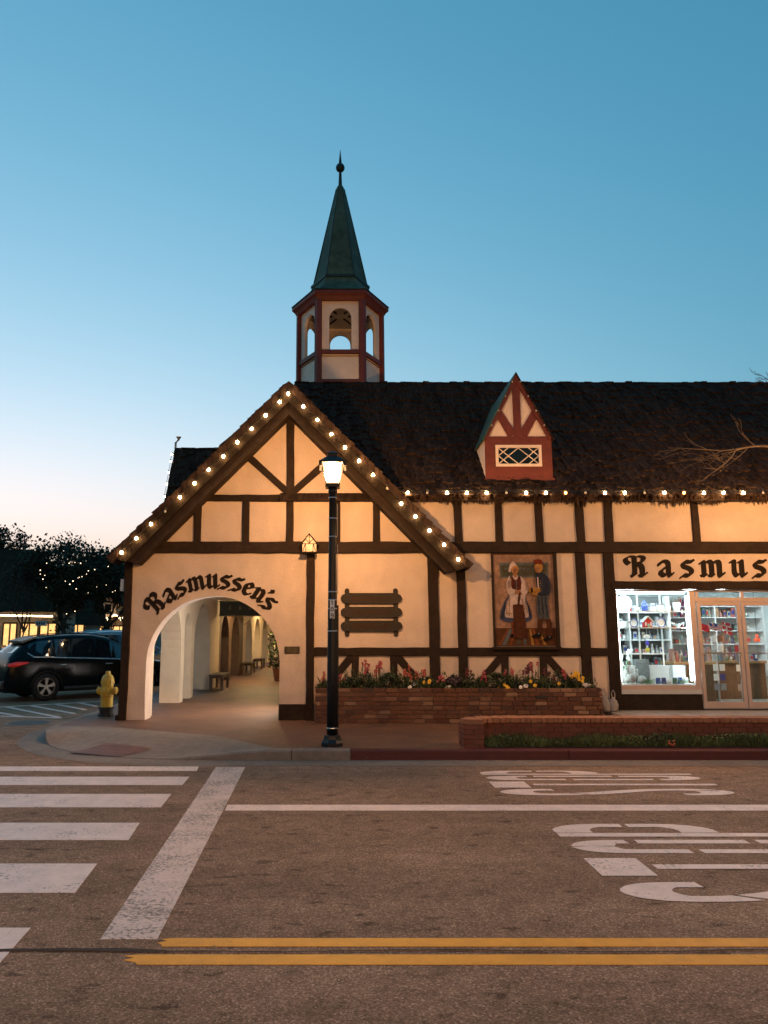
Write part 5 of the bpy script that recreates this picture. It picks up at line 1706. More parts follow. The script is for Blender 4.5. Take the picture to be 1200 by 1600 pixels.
# fittings and stock inside the room
def stock(x0, x1, y, z, zmax, label, group, n, mt='goods', wmin=.04, wmax=.09):
    x = x0
    k = 0
    while x < x1 and k < n:
        w, h = rnd(wmin, wmax), rnd(.35, .95) * zmax
        if random.random() < .5:
            m = MB().box(x, x + w, y - .05, y + .05, z, z + h)
            parts = [(m, 'carton', mt), (MB().box(x + w * .15, x + w * .85, y - .054, y - .05, z + h * .3, z + h * .75), 'print', random.choice(['card_white', 'flag_red', 'flag_blue', 'goods', 'counter_top']))]
            nm = 'souvenir_box'
        else:
            r_ = w / 2
            m = MB().lathe([(r_ * .7, z), (r_, z + h * .15), (r_ * .95, z + h * .5), (r_ * .45, z + h * .75), (r_ * .5, z + h)], (x + r_, y, 0), 10)
            parts = [(m, 'body', mt), (MB().ball((x + r_, y, z + h), r_ * .4, 8, 5), 'knob', mt)]
            nm = 'souvenir_jar'
        good(nm, '%s %s from the left %s' % (ORD[k], nm.split('_')[1], label), 'souvenir', parts, (x, y, z), group)
        x += w + rnd(.004, .03)
        k += 1
def shelf_unit(x0, x1, y, zs, label, short, nper, mt='goods'):
    root = thing('shelf_unit', label, 'shelf', (x0, y, .345))
    MB().box(x0, x1, y + .16, y + .19, .345, 2.55).build('back_panel', 'shop_wall' if mt == 'goods' else 'shop_dark', root)
    for X in (x0, (x0 + x1) / 2, x1 - .03): MB().box(X, X + .03, y - .15, y + .16, .345, 2.55).build('upright', 'white_paint', root)
    for z in zs: MB().box(x0 + .031, x1 - .031, y - .14, y + .16, z - .02, z).build('shelf', 'white_paint', root)
    for i, z in enumerate(zs):
        stock(x0 + .06, x1 - .12, y - .03, z, .24, 'on the %s shelf of the %s' % (['lowest', 'second', 'third', 'fourth', 'fifth', 'top'][min(i, 5)], short), 'stock on the ' + short, nper, mt)
shelf_unit(5.45, 7.3, 16.6, (.7, 1.0, 1.3, 1.6, 1.9, 2.2), 'grey stock shelf behind the display window', 'grey stock shelf', 23, 'goods_grey')
shelf_unit(7.45, 9.7, 17.2, (.8, 1.15, 1.5, 1.8, 2.1, 2.35), 'white wall shelf seen through the doors', 'white wall shelf', 24)
for k, (x0, x1, y, lb) in enumerate(((6.95, 7.75, 15.6, 'wooden sales counter behind the left door'), (8.15, 9.2, 16.3, 'wooden sales counter behind the right door'))):
    c = thing('sales_counter', lb, 'counter', (x0, y, .345), group='sales counters')
    MB().box(x0, x1, y, y + .6, .345, 1.10).build('body', 'counter_wood', c)
    for X in (x0 + .02, (x0 + x1) / 2 + .01): MB().box(X, X + (x1 - x0) / 2 - .04, y - .012, y, .42, 1.04).build('front_panel', 'counter_wood', c)
    MB().box(x0 - .03, x1 + .03, y - .03, y + .63, 1.10, 1.15).build('counter_top', 'counter_top', c)
    stock(x0, x1 - .1, y + .12, 1.151, .20, 'in the front row on the %s counter' % ('left', 'right')[k], 'stock on the %s counter' % ('left', 'right')[k], 13)
    stock(x0, x1 - .1, y + .38, 1.151, .34, 'in the back row on the %s counter' % ('left', 'right')[k], 'stock behind on the %s counter' % ('left', 'right')[k], 12)
# card rack and hanging towels by the door
for k, (x, y, lb) in enumerate(((7.62, 15.2, 'narrow card rack standing by the meeting of the doors'), (7.98, 15.0, 'card rack inside the right door'))):
    rk = thing('card_rack', lb, 'rack', (x, y, .345), group='card racks')
    MB().tube([(x, y, .345), (x, y, 1.75)], .02, 8).build('post', 'steel_band', rk)
    MB().lathe([(.18, .345), (.18, .36), (.03, .39)], (x, y, 0), 14).build('foot', 'iron', rk)
    for r_ in range(6):
        for s in (-1, 1):
            z = .62 + r_ * .19
            MB().box(x + s * .065 - .05, x + s * .065 + .05, y - .07, y - .055, z, z + .13).build('card', random.choice(['card_white', 'goods', 'goods_grey']), rk)
# small flags on sticks
for k, (u, v, kd) in enumerate(((1101, 980, 'r'), (1113, 978, 'u'), (1121, 979, 'u'), (1133, 977, 'd'), (1136, 984, 'd'))):
    y = 15.75
    x, z = at(u, v, y)
    fg = thing('stick_flag', ['small plain red flag at the left in the shop', 'small striped flag next to the plain red flag', 'small striped flag next to the white cross flags', 'higher of two small red flags with a white cross', 'lower of two small red flags with a white cross'][k], 'flag', (x, y, 1.151), group='stick flags on the counter')
    MB().tube([(x - .07, y, 1.151), (x - .07, y, z + .09)], .005, 5).build('stick', 'counter_top', fg)
    def wav(a): return .015 * math.sin(a * 18)
    def cloth(xa, xb, za, zb, off):
        m = MB()
        n = 8
        for i in range(n + 1):
            X = lerp(xa, xb, i / n)
            m.v += [(x + X, y + wav(X) - off, z + za - .25 * (X + .07)), (x + X, y + wav(X) - off, z + zb - .25 * (X + .07))]
        for i in range(n): m.f.append((2 * i, 2 * i + 2, 2 * i + 3, 2 * i + 1))
        return m
    if kd == 'u':
        cloth(-.07, .10, -.06, .07, 0).build('cloth', 'flag_white', fg)
        for q in range(4): cloth(-.07, .10, -.06 + q * .036, -.042 + q * .036, .002).build('stripe', 'flag_red', fg)
        cloth(-.07, .0, .005, .07, .004).build('canton', 'flag_blue', fg)
    else:
        cloth(-.07, .11, -.07, .08, 0).build('cloth', 'flag_red', fg)
        if kd == 'd':
            cloth(-.07, .11, -.008, .018, .002).build('cross_bar', 'flag_white', fg)
            cloth(-.02, .005, -.07, .08, .003).build('cross_bar', 'flag_white', fg)
x, z = at(1183, 1000, 15.7)
lr = thing('red_ornament', 'glowing red paper ornament behind the right door', 'ornament', (x, 15.7, z - .1))
for q in range(3): MB().ball((x + (q - 1) * .035, 15.7, z + (q % 2) * .08), .032, 10, 6, (1, 1, 1.3)).build('shade', 'lantern_red', lr)
MB().tube([(x, 15.7, z + .1), (x, 15.7, 2.78)], .004, 4).build('cord', 'cord', lr)

# ------------------------------------------------------------------ passage: benches, hanging sign, farther arcade
def bench(x, y, label):
    b = thing('wood_bench', label, 'bench', (x, y, .15), group='wooden benches in the passage')
    for k in range(4): MB().box(x - .20 + k * .105, x - .11 + k * .105, y - .65, y + .65, .55, .585).build('slat', 'bench_wood', b)
    for yy in (y - .58, y + .50):
        for xx in (x - .19, x + .12): MB().box(xx, xx + .07, yy, yy + .08, .15, .55).build('leg', 'bench_wood', b)
    MB().box(x - .17, x + .17, y - .5, y + .5, .48, .54).build('apron', 'bench_wood', b)
bench(-3.42, 21.6, 'dark wooden bench nearest in the arched passage')
bench(-3.50, 29.2, 'dark wooden bench deeper in the passage past the brown arches')
bench(-3.50, 33.0, 'dark wooden bench farthest down the passage')
hg = thing('hanging_sign', 'dark green hanging board with small figures inside the passage', 'sign', (-2.6, 22.6, 2.2))
MB().box(-3.62, -1.3, 22.55, 22.62, 2.24, 2.66).build('board', 'green_board', hg)
MB().box(-3.64, -1.28, 22.535, 22.55, 2.22, 2.25).box(-3.64, -1.28, 22.535, 22.55, 2.65, 2.68).build('trim', 'gold_trim', hg)
for X in (-3.3, -3.0, -2.7, -2.4, -2.1):
    MB().ball((X, 22.53, 2.46), .035, 8, 6, (1, .5, 1.3)).ball((X, 22.53, 2.53), .022, 8, 6, (1, .5, 1)).build('figure', 'gold_trim', hg)
for X in (-3.4, -1.6): MB().tube([(X, 22.58, 2.66), (X, 22.58, 2.74)], .01, 5).build('hanger', 'iron', hg)
# farther arcade: brown arches then pale ones
fa = thing('far_arcade', 'farther arcade of brown then pale arches beyond the passage', 'building', (-3, 23.1, .15))
arch_wall(MB(), -3.72, -4.3, 23.05, 29.0, 3.0, [(23.6, 25.3, 2.3), (25.9, 27.9, 2.3)]).build('brown_arches', 'brown_arcade', fa)
arch_wall(MB(), -3.72, -4.3, 29.02, 52.0, 3.0, [(29.8, 32.0, 2.35), (32.8, 35.4, 2.35), (36.2, 39, 2.35), (40, 43, 2.35), (44, 47, 2.35), (48, 51, 2.35)]).build('pale_arches', 'plaster_arcade', fa)
MB().prism([(-3.72, 2.0), (-3.4, 2.35), (-2.6, 2.5), (-.9, 2.5), (-.9, 3.0), (-3.72, 3.0)], 29.1, 29.5).build('cross_arch', 'plaster_arcade', fa)
MB().prism([(-3.72, 2.0), (-3.4, 2.35), (-2.6, 2.5), (-.9, 2.5), (-.9, 3.0), (-3.72, 3.0)], 38.1, 38.5).build('cross_arch', 'plaster_arcade', fa)
MB().box(-4.31, -.9, 23.05, 52, 2.76, 2.86).build('ceiling', 'plaster_arcade', fa)
MB().box(-.95, -.8, 23.05, 52, .12, 3.0).build('inner_wall', 'plaster_arcade', fa)
MB().box(-4.3, -.9, 52.0, 52.2, .12, 3.0).build('end_wall', 'brown_arcade', fa)
MB().prism([(23.0, 3.0), (37, 6.2), (52, 3.0)], -4.4, -.7, 'x').build('roof', 'far_roof', fa)
for y in (25.0, 34.0, 43):
    q = MB().lathe([(.13, 2.62), (.15, 2.68), (.13, 2.755)], (-2.5, y, 0), 12).build('ceiling_lamp', 'warm_lamp', fa)
tp = thing('passage_shrub', 'leafy potted shrub at the right edge of the passage', 'potted plant', (-2.0, 25.2, .15))
m = MB()
for _ in range(500): m.leaf((-2.0 + rnd(-.35, .4), 25.2 + rnd(-.4, .4), .55 + 1.2 * random.random()), rnd(.04, .09))
m.build('foliage', 'leaf_mid', tp)
MB().lathe([(.16, .15), (.22, .5), (.24, .55), (.20, .55)], (-2.0, 25.2, 0), 12).build('pot', 'cap_brick', tp)
MB().tube([(-2.0, 25.2, .5), (-2.0, 25.2, 1.3)], .03, 6).build('stem', 'bark', tp)

# ------------------------------------------------------------------ fire hydrant
HX, HY = -4.57, 14.94
hy = thing('fire_hydrant', 'yellow fire hydrant on the corner pavement beside the arch', 'fire hydrant', (HX, HY, .15))
z0 = .15
MB().lathe([(.16, z0), (.16, z0 + .03), (.13, z0 + .035), (.135, z0 + .13), (.16, z0 + .135), (.16, z0 + .165), (.12, z0 + .17)], (HX, HY, 0), 16).build('base_flange', 'hydrant_base', hy)
MB().lathe([(.115, z0 + .165), (.115, z0 + .36), (.125, z0 + .365), (.125, z0 + .385), (.112, z0 + .39), (.115, z0 + .62), (.13, z0 + .625), (.13, z0 + .65), (.10, z0 + .655)], (HX, HY, 0), 18).build('barrel', 'hydrant_yellow', hy, smooth=False)
MB().lathe([(.125, z0 + .651), (.12, z0 + .70), (.095, z0 + .76), (.06, z0 + .79), (.05, z0 + .795), (.045, z0 + .85), (.03, z0 + .855)], (HX, HY, 0), 16).build('bonnet', 'hydrant_yellow', hy)
for s in (-1, 1):
    nz = MB().lathe([(.06, s * .09), (.06, s * .15), (.075, s * .155), (.075, s * .185), (.05, s * .19), (.03, s * .21)], (HX, HY, z0 + .48), 12, 'x').build('side_outlet', 'hydrant_yellow', hy)
MB().lathe([(.08, -.10), (.08, -.16), (.095, -.165), (.095, -.20), (.06, -.205), (.03, -.23)], (HX, HY, z0 + .47), 12, 'y').build('front_outlet', 'hydrant_yellow', hy)
for k in range(8):
    a = 2 * PI * k / 8
    MB().lathe([(.011, z0 + .61), (.011, z0 + .665)], (HX + .122 * math.cos(a), HY + .122 * math.sin(a), 0), 6).build('bolt', 'hydrant_yellow', hy)

# ------------------------------------------------------------------ cars
def make_car(label, loc, heading, paint_, L=4.69, H=1.69, W=1.88, wb=2.70, sedan=False, wr=.355):
    root = thing('parked_car', label, 'car', (loc[0], loc[1], 0), heading, group='parked cars')
    hw = W / 2
    # stations: x, belt z, roof z, roof half-width, body half-width
    f = L / 2
    if not sedan:
        ST_ = [(-f, .78, .84, .70, .80), (-f + .06, 1.04, 1.09, .72, .90), (-f + .22, 1.09, 1.25, .66, .93), (-f + .48, 1.10, 1.46, .60, .94), (-f + .80, 1.09, H - .09, .58, .94),
               (-f + 1.2, 1.07, H - .03, .60, .94), (-.6, 1.04, H, .62, .94), (-.1, 1.02, H - .005, .62, .94), (.35, 1.0, H - .07, .61, .94), (.80, .985, 1.42, .60, .94), (1.22, .99, 1.14, .62, .93), (1.48, .97, 1.02, .66, .92), (f - .35, .89, .93, .66, .88), (f - .12, .76, .83, .62, .80), (f, .58, .64, .55, .66)]
    else:
        ST_ = [(-f, .72, .78, .66, .76), (-f + .08, .92, .96, .68, .84), (-f + .6, .95, 1.02, .66, .87), (-f + 1.0, .95, 1.28, .58, .87), (-f + 1.5, .94, H, .56, .87), (-.1, .93, H, .57, .87), (.5, .92, H - .1, .55, .87), (1.15, .92, .98, .62, .87), (f - .3, .84, .88, .62, .82), (f, .55, .62, .5, .66)]
    zs = .24
    bm_ = MB()
    rings = []
    for x, bz, rz, rw, bw in ST_:
        k = bw / .94 * hw / .94
        k = bw * (hw / .94)
        half = [(k * .90, zs), (k * .985, zs + .14), (k, zs + .40), (k * .985, bz - .12), (k * .955, bz), (lerp(k * .955, rw, .93), lerp(bz, rz, .90)), (rw * .90, lerp(bz, rz, .985)), (rw * .5, rz + .012), (0, rz + .018)]
        rings.append([(x, -a, z) for a, z in half] + [(x, a, z) for a, z in half[-2::-1]])
    n = len(rings[0])
    bm_.v = [v for r_ in rings for v in r_]
    for i in range(len(rings) - 1):
        for k in range(n): bm_.f.append((i * n + k, i * n + (k + 1) % n, (i + 1) * n + (k + 1) % n, (i + 1) * n + k))
    bm_.f += [tuple(range(n)), tuple((len(rings) - 1) * n + k for k in range(n - 1, -1, -1))]
    body = bm_.build('body', paint_, root, world=False)
    # cut wheel wells
    cut = MB()
    wx = [-wb / 2, wb / 2]
    for x in wx: cut.lathe([(wr + .055, -1.2), (wr + .055, 1.2)], (x, 0, wr), 24, 'y')
    co = cut.build('cutter', paint_, root, world=False)
    md = body.modifiers.new('wells', 'BOOLEAN')
    md.object, md.operation, md.solver = co, 'DIFFERENCE', 'EXACT'
    sb = body.modifiers.new('sub', 'BEVEL')
    sb.width, sb.segments, sb.limit_method, sb.angle_limit = .03, 2, 'ANGLE', R(40)
    dg = bpy.context.evaluated_depsgraph_get()
    me = bpy.data.meshes.new_from_object(body.evaluated_get(dg))
    body.modifiers.clear()
    body.data = me
    me.polygons.foreach_set('use_smooth', [True] * len(me.polygons))
    me.set_sharp_from_angle(angle=R(35))
    bpy.data.objects.remove(co)
    MB().box(-f + .25, f - .3, -.62, .62, .2, .75).build('underbody', 'plastic_black', root, world=False)
    # greenhouse sides
    def sec(x):
        for a, b in zip(ST_[:-1], ST_[1:]):
            if a[0] <= x <= b[0]:
                t = (x - a[0]) / (b[0] - a[0])
                return [lerp(p, q, t) for p, q in zip(a, b)]
        return ST_[-1]
    def side(x, h, s, out=.008):
        _, bz, rz, rw, bw = sec(x)
        k = bw * (hw / .94)
        y0, y1 = k * .955, lerp(k * .955, rw, .93)
        z0_, z1_ = bz, lerp(bz, rz, .90)
        return (x, s * (lerp(y0, y1, h) + out), lerp(z0_, z1_, h))
    spans = [(-f + .55, -f + 1.16), (-f + 1.21, -.06), (.01, 1.00)] if not sedan else [(-f + 1.25, -.05), (.02, 1.0)]
    for s in (-1, 1):
        for a, b in spans:
            m = MB()
            nn = 8
            for i in range(nn + 1):
                x = lerp(a, b, i / nn)
                lo, hi = .10, .93
                if (a, b) == spans[0] and not sedan: lo = lerp(.62, .12, min(1, 1.6 * i / nn))
                m.v += [side(x, lo, s), side(x, hi, s)]
            for i in range(nn): m.f.append((2 * i, 2 * i + 2, 2 * i + 3, 2 * i + 1))
            wdw = m.build('side_window', 'car_glass', root, world=False)
        tr_ = MB()
        xs = [lerp(spans[0][0] - .05, spans[-1][1] + .05, i / 20) for i in range(21)]
        tr_.tube([side(x, .055 + (.30 if i == 0 and not sedan else 0), s, .014) for i, x in enumerate(xs)], .015, 5)
        tr_.build('window_trim', 'chrome', root, world=False)
        if not sedan:
            MB().tube([(x, s * (sec(x)[3] * .93), sec(x)[2] + .03) for x in (-f + .8, -.9, -.2, .3)], .016, 6).build('roof_rail', 'chrome' if paint_ != 'car_black' else 'plastic_black', root, world=False)
        MB().ball((.92, s * (hw + .09), 1.05), .10, 10, 6, (.7, 1, .65)).build('mirror', paint_, root, world=False, smooth=True)
        for x in (-.95, .30):
            MB().tube(catmull([(x - .10, s * (hw - .01), .90), (x - .06, s * (hw + .03), .91), (x + .06, s * (hw + .03), .91), (x + .10, s * (hw - .01), .90)], 3), .014, 6).build('door_handle', 'chrome', root, world=False)
        for x in (-1.15, -.02, 1.06):
            MB().tube([(x - .0, s * (hw * .985 + .0), .45), (x, s * (hw + .001), .66), (x, s * (hw * .982), .88)], .004, 4).build('door_seam', 'plastic_black', root, world=False)
        # lamps
        tl = MB().add([(-f + .46, s * (hw * .995 + .006), .98), (-f + .10, s * (hw * .96), .96), (-f + .055, s * (hw * .70), .955), (-f + .04, s * (hw * .70), .84), (-f + .09, s * (hw * .955), .83), (-f + .30, s * (hw * 1.0 + .006), .89)],
                      [(0, 1, 2, 3, 4, 5)]) if False else MB().tube([(-f + .50, s * (hw * .985), .985), (-f + .24, s * (hw * .965), .95), (-f + .10, s * (hw * .90), .92), (-f + .06, s * (hw * .62), .91)], [.02, .065, .075, .05], 8)
        tl.build('taillight', 'tail_red', root, world=False, smooth=True)
        MB().tube([(-f + .05, s * (hw * .84), .50), (-f + .02, s * (hw * .60), .50)], .035, 6).build('reflector', 'tail_red', root, world=False)
        MB().tube([(f - .22, s * (hw * .86), .78), (f - .05, s * (hw * .68), .74)], [.06, .075], 8).build('headlight', 'chrome', root, world=False)
        for x in wx:
            tw_ = MB().lathe([(wr * .64, -.10), (wr * .93, -.11), (wr, -.07), (wr, .07), (wr * .93, .11), (wr * .64, .10)], (x, s * (hw - .13), wr), 28, 'y', caps=False).lathe([(wr * .64, -.05), (.02, -.05)], (x, s * (hw - .13), wr), 28, 'y').build('wheel', 'rubber', root, world=False, smooth=True)
            ym = s * (hw - .045)
            rim = MB().lathe([(wr * .655, -.02), (wr * .655, .022), (wr * .60, .022), (wr * .58, -.02)], (x, ym, wr), 26, 'y', caps=False)
            for k in range(5):
                a = 2 * PI * k / 5 + .3
                for da_ in (-.13, .13):
                    p0 = (x + .05 * math.cos(a), ym, wr + .05 * math.sin(a))
                    p1 = (x + wr * .62 * math.cos(a + da_), ym, wr + wr * .62 * math.sin(a + da_))
                    nx, nz = -(p1[2] - p0[2]), (p1[0] - p0[0])
                    nl = math.hypot(nx, nz)
                    nx, nz = nx / nl, nz / nl
                    rim.prism([(p0[0] + nx * .022, p0[2] + nz * .022), (p1[0] + nx * .017, p1[2] + nz * .017), (p1[0] - nx * .017, p1[2] - nz * .017), (p0[0] - nx * .022, p0[2] - nz * .022)], ym - .012 - .001 * k, ym + .012 + .001 * k + (.0004 if da_ > 0 else 0))
            rim.lathe([(.055, -.015), (.05, .03)], (x, ym, wr), 12, 'y')
            rim.build('rim', 'alloy', tw_, world=False)
            aw = MB()
            pr = [(x + (wr + .045) * math.cos(PI * k / 14), s * (hw * .985 - .004), wr + (wr + .045) * math.sin(PI * k / 14)) for k in range(15)]
            aw.tube(pr, .018, 5).build('arch_trim', 'plastic_black', root, world=False)
        MB().tube([(-wb / 2 + .45, s * (hw * .955), .30), (wb / 2 - .45, s * (hw * .955), .30)], .055, 6).build('sill_trim', 'plastic_black', root, world=False)
    # rear glass, windscreen
    def capx(x, fr_): _, bz, rz, rw, bw = sec(x); return rz, rw
    rg = MB()
    rs = [(-f + .19, ), (-f + .42, ), (-f + .62, )] if not sedan else [(-f + .7,), (-f + 1.1,), (-f + 1.4,)]
    for (x,) in rs:
        _, bz, rz, rw, bw = sec(x)
        rg.v += [(x - .012, -rw * .86, rz + .004), (x - .012, rw * .86, rz + .004)]
    rg.f = [(0, 1, 3, 2), (2, 3, 5, 4)]
    rg.build('rear_window', 'car_glass', root, world=False)
    ws_ = MB()
    for x in ((.45, .85, 1.22) if not sedan else (.6, .85, 1.1)):
        _, bz, rz, rw, bw = sec(x)
        ws_.v += [(x + .014, -rw * .86, rz + .022), (x + .014, rw * .86, rz + .022)]
    ws_.f = [(0, 1, 3, 2), (2, 3, 5, 4)]
    ws_.build('windscreen', 'car_glass', root, world=False)
    MB().tube([(-f + .0, -hw * .75, .42), (-f - .03, 0, .44), (-f + .0, hw * .75, .42)], .09, 8).build('rear_bumper', 'plastic_black', root, world=False)
    if not sedan: MB().prism([(-f + .42, H - .22), (-f + .80, H - .07), (-f + .80, H - .045), (-f + .38, H - .17)], -.56, .56).build('spoiler', paint_, root, world=False)
    MB().box(-f - .005, -f + .02, -.26, .26, .66, .78).build('licence_plate', 'card_white', root, world=False)
    return root
th = R(40)
make_car('black sport utility car parked at an angle behind the hydrant', (-7.62 - (-1.35 * math.cos(th) + .86 * math.sin(th)), 19.67 - (-1.35 * math.sin(th) - .86 * math.cos(th))), th, 'car_black')
make_car('silver-roofed sport utility car parked beyond the black one', (-7.3, 25.3), R(36), 'car_silver', H=1.78)
make_car('pale blue car standing far across the side street', (-16.6, 34.5), R(10), 'car_blue', L=4.5, H=1.46, W=1.76, wb=2.6, sedan=True, wr=.32)

# ------------------------------------------------------------------ distant buildings and trees
def far_shop(x0, x1, y, zeave, zroof, label, depth=9, lit=((.1, .45),), gable=None):
    root = thing('distant_shop', label, 'building', ((x0 + x1) / 2, y, 0))
    MB().box(x0, x1, y, y + depth, 0, zeave).build('wall', 'far_wall', root)
    MB().prism([(y - .9, zeave - .15), (y + depth / 2, zroof), (y + depth + .5, zeave - .15)], x0 - .4, x1 + .4, 'x').build('roof', 'far_roof', root)
    for k, (a, b) in enumerate(lit):
        xa, xb = lerp(x0, x1, a), lerp(x0, x1, b)
        MB().box(xa, xb, y - .03, y - .005, .55, 2.15).build('lit_window', 'warm_window', root)
        fr_ = MB()
        nb = max(2, int((xb - xa) / .7))
        for i in range(nb + 1):
            X = lerp(xa, xb, i / nb)
            fr_.box(X - .04, X + .04, y - .06, y - .031, .5, 2.2)
        fr_.box(xa, xb, y - .062, y - .032, 2.15, 2.25).box(xa, xb, y - .062, y - .032, .45, .55)
        fr_.build('window_frame', 'far_timber', root)
    if gable:
        gx0, gx1, gz, gy = gable
        c = (gx0 + gx1) / 2
        MB().prism([(gx0, zeave), (gx1, zeave), (gx1, zeave + 1.5), (c, gz), (gx0, zeave + 1.5)], gy, gy + 4).build('gable_wall', 'far_wall', root)
        for s in (0, 1):
            X = gx0 if s == 0 else gx1
            MB().add([(c, gy - .4, gz + .12), (X + (-.4 if s == 0 else .4), gy - .4, zeave + 1.2), (X + (-.4 if s == 0 else .4), gy + 6, zeave + 1.2), (c, gy + 6, gz + .12),
                      (c, gy - .4, gz - .1), (X + (-.4 if s == 0 else .4), gy - .4, zeave + 1.0), (X + (-.4 if s == 0 else .4), gy + 6, zeave + 1.0), (c, gy + 6, gz - .1)],
                     [(0, 1, 2, 3), (4, 7, 6, 5), (0, 4, 5, 1), (1, 5, 6, 2)]).build('gable_roof', 'far_roof', root)
        for X in (gx0 + .1, c - .5, c + .5, gx1 - .1): MB().box(X - .07, X + .07, gy - .05, gy, zeave, zeave + 1.7).build('stud', 'far_timber', root)
        MB().box(gx0, gx1, gy - .06, gy - .004, zeave + 1.35, zeave + 1.5).build('beam', 'far_timber', root)
        MB().box(c - .3, c + .3, gy - .03, gy - .004, zeave + .3, zeave + 1.2).build('window', 'car_glass', root)
    return root
# left shop with bright eave lights
xs0 = at(-70, 950, 40)[0]
xs1 = at(84, 950, 40)[0]
ls = far_shop(xs0, xs1, 41, 2.95, 4.6, 'dark-roofed shop with glowing windows at far left', depth=2.4, lit=((.42, .56), (.60, .78), (.80, .97)))
xg0, xg1 = at(0, 900, 44)[0] - 3.4, at(57, 900, 44)[0]
up = thing('distant_gabled_house', 'tall dark gabled house rising behind the far left shop', 'building', ((xg0 + xg1) / 2, 44, 0))
MB().box(xg0, xg1, 44, 46.5, 0, 4.3).build('wall', 'far_wall', up)
MB().prism([(43.5, 4.2), (45.6, 6.75), (47.2, 4.2)], xg0 - .3, xg1 - .9, 'x').build('roof', 'far_roof', up)
MB().prism([(43.9, 4.25), (45.6, 5.6), (46.8, 4.25)], xg1 - .9, xg1 + .1, 'x').build('hip_end', 'far_roof', up)
for k in range(5):
    X = lerp(xg0 + 2.2, xg1 - .15, k / 4)
    MB().box(X - .08, X + .08, 43.94, 44.0, 2.0, 4.25).build('stud', 'far_timber', up)
MB().box(xg0, xg1, 43.93, 43.995, 3.3, 3.45).build('beam', 'far_timber', up)
MB().box(xg1 - 1.5, xg1 - .8, 43.96, 44.0, 3.5, 4.1).build('window', 'car_glass', up)
fx = at(41, 860, 46)[0]
MB().tube([(fx, 45.6, 6.5), (fx, 45.6, 7.7)], .03, 5).box(fx - .35, fx + .35, 45.57, 45.63, 6.9, 6.95).build('weather_vane', 'far_timber', up)
# eave light strings of that shop
for k, (ua, ub) in enumerate(((-60, 31), (34, 51), (54, 81))):
    pts_ = []
    root = thing('eave_lights', ('leftmost', 'middle', 'rightmost')[k] + ' run of bright bulbs under the far left shop eave', 'string lights', (*at(ua, 962, 39.9)[:1], 39.9, 2.55), group='eave lights of the far shop')
    n = max(3, int((ub - ua) / 2.6))
    cd = []
    for i in range(n + 1):
        u = lerp(ua, ub, i / n)
        x, z = at(u, 962 + .02 * (u - 30), 39.9)
        cd.append((x, 39.9, z + .05))
        MB().ball((x, 39.9, z), .048, 6, 4).build('bulb', 'far_string', root)
    MB().tube(cd, .012, 4).build('cord', 'cord', root)
sg = thing('shop_board', 'small pale hanging signboard on the far left shop', 'sign', (*at(64, 975, 39.8)[:1], 39.8, 2.0))
xa, za = at(56, 970, 39.8)
xb, zb = at(73, 978, 39.8)
MB().box(xa, xb, 39.77, 39.82, zb, za).build('board', 'white_paint', sg)
m = MB()
for k in range(4): m.box(lerp(xa, xb, .12 + .2 * k), lerp(xa, xb, .2 + .2 * k), 39.755, 39.77, lerp(zb, za, .25), lerp(zb, za, .75))
m.build('lettering', 'far_timber', sg)
# low shops in the middle distance, right of the tree
xc0, xc1 = at(86, 960, 50)[0], at(135, 960, 50)[0]
far_shop(xc0, xc1, 50, 2.3, 4.4, 'low dark shop behind the leafy tree', depth=3, lit=((.55, .95),))
xd0, xd1 = at(150, 960, 70)[0], at(215, 960, 70)[0]
far_shop(xd0, xd1, 70, 3.0, 4.2, 'brightly lit little shop at the end of the side street', depth=3, lit=((.05, .3), (.4, .95)), gable=(xd0 + .3, xd0 + 2.2, 5.2, 69.5))
rt_ = thing('eave_lights', 'bright bulbs on the little shop at the street end', 'string lights', (xd0, 68.9, 3.0), group='eave lights of the far shop')
cd = []
for i in range(22):
    x, z = lerp(xd0 + .3, xd1, i / 21), 2.75 + .45 * abs(math.sin(i * .45))
    cd.append((x, 68.9, z + .05))
    MB().ball((x, 68.9, z), .085, 6, 4).build('bulb', 'far_string', rt_)
MB().tube(cd, .015, 4).build('cord', 'cord', rt_)
# long dark block closing the view behind
bk = thing('distant_block', 'dark low roofline closing the street behind the trees', 'building', (-40, 95, 0))
MB().box(-75, -9, 95, 104, 0, 4.2).build('wall', 'far_wall', bk)
MB().prism([(94, 4), (99.5, 7.2), (105, 4)], -76, -8, 'x').build('roof', 'far_roof', bk)

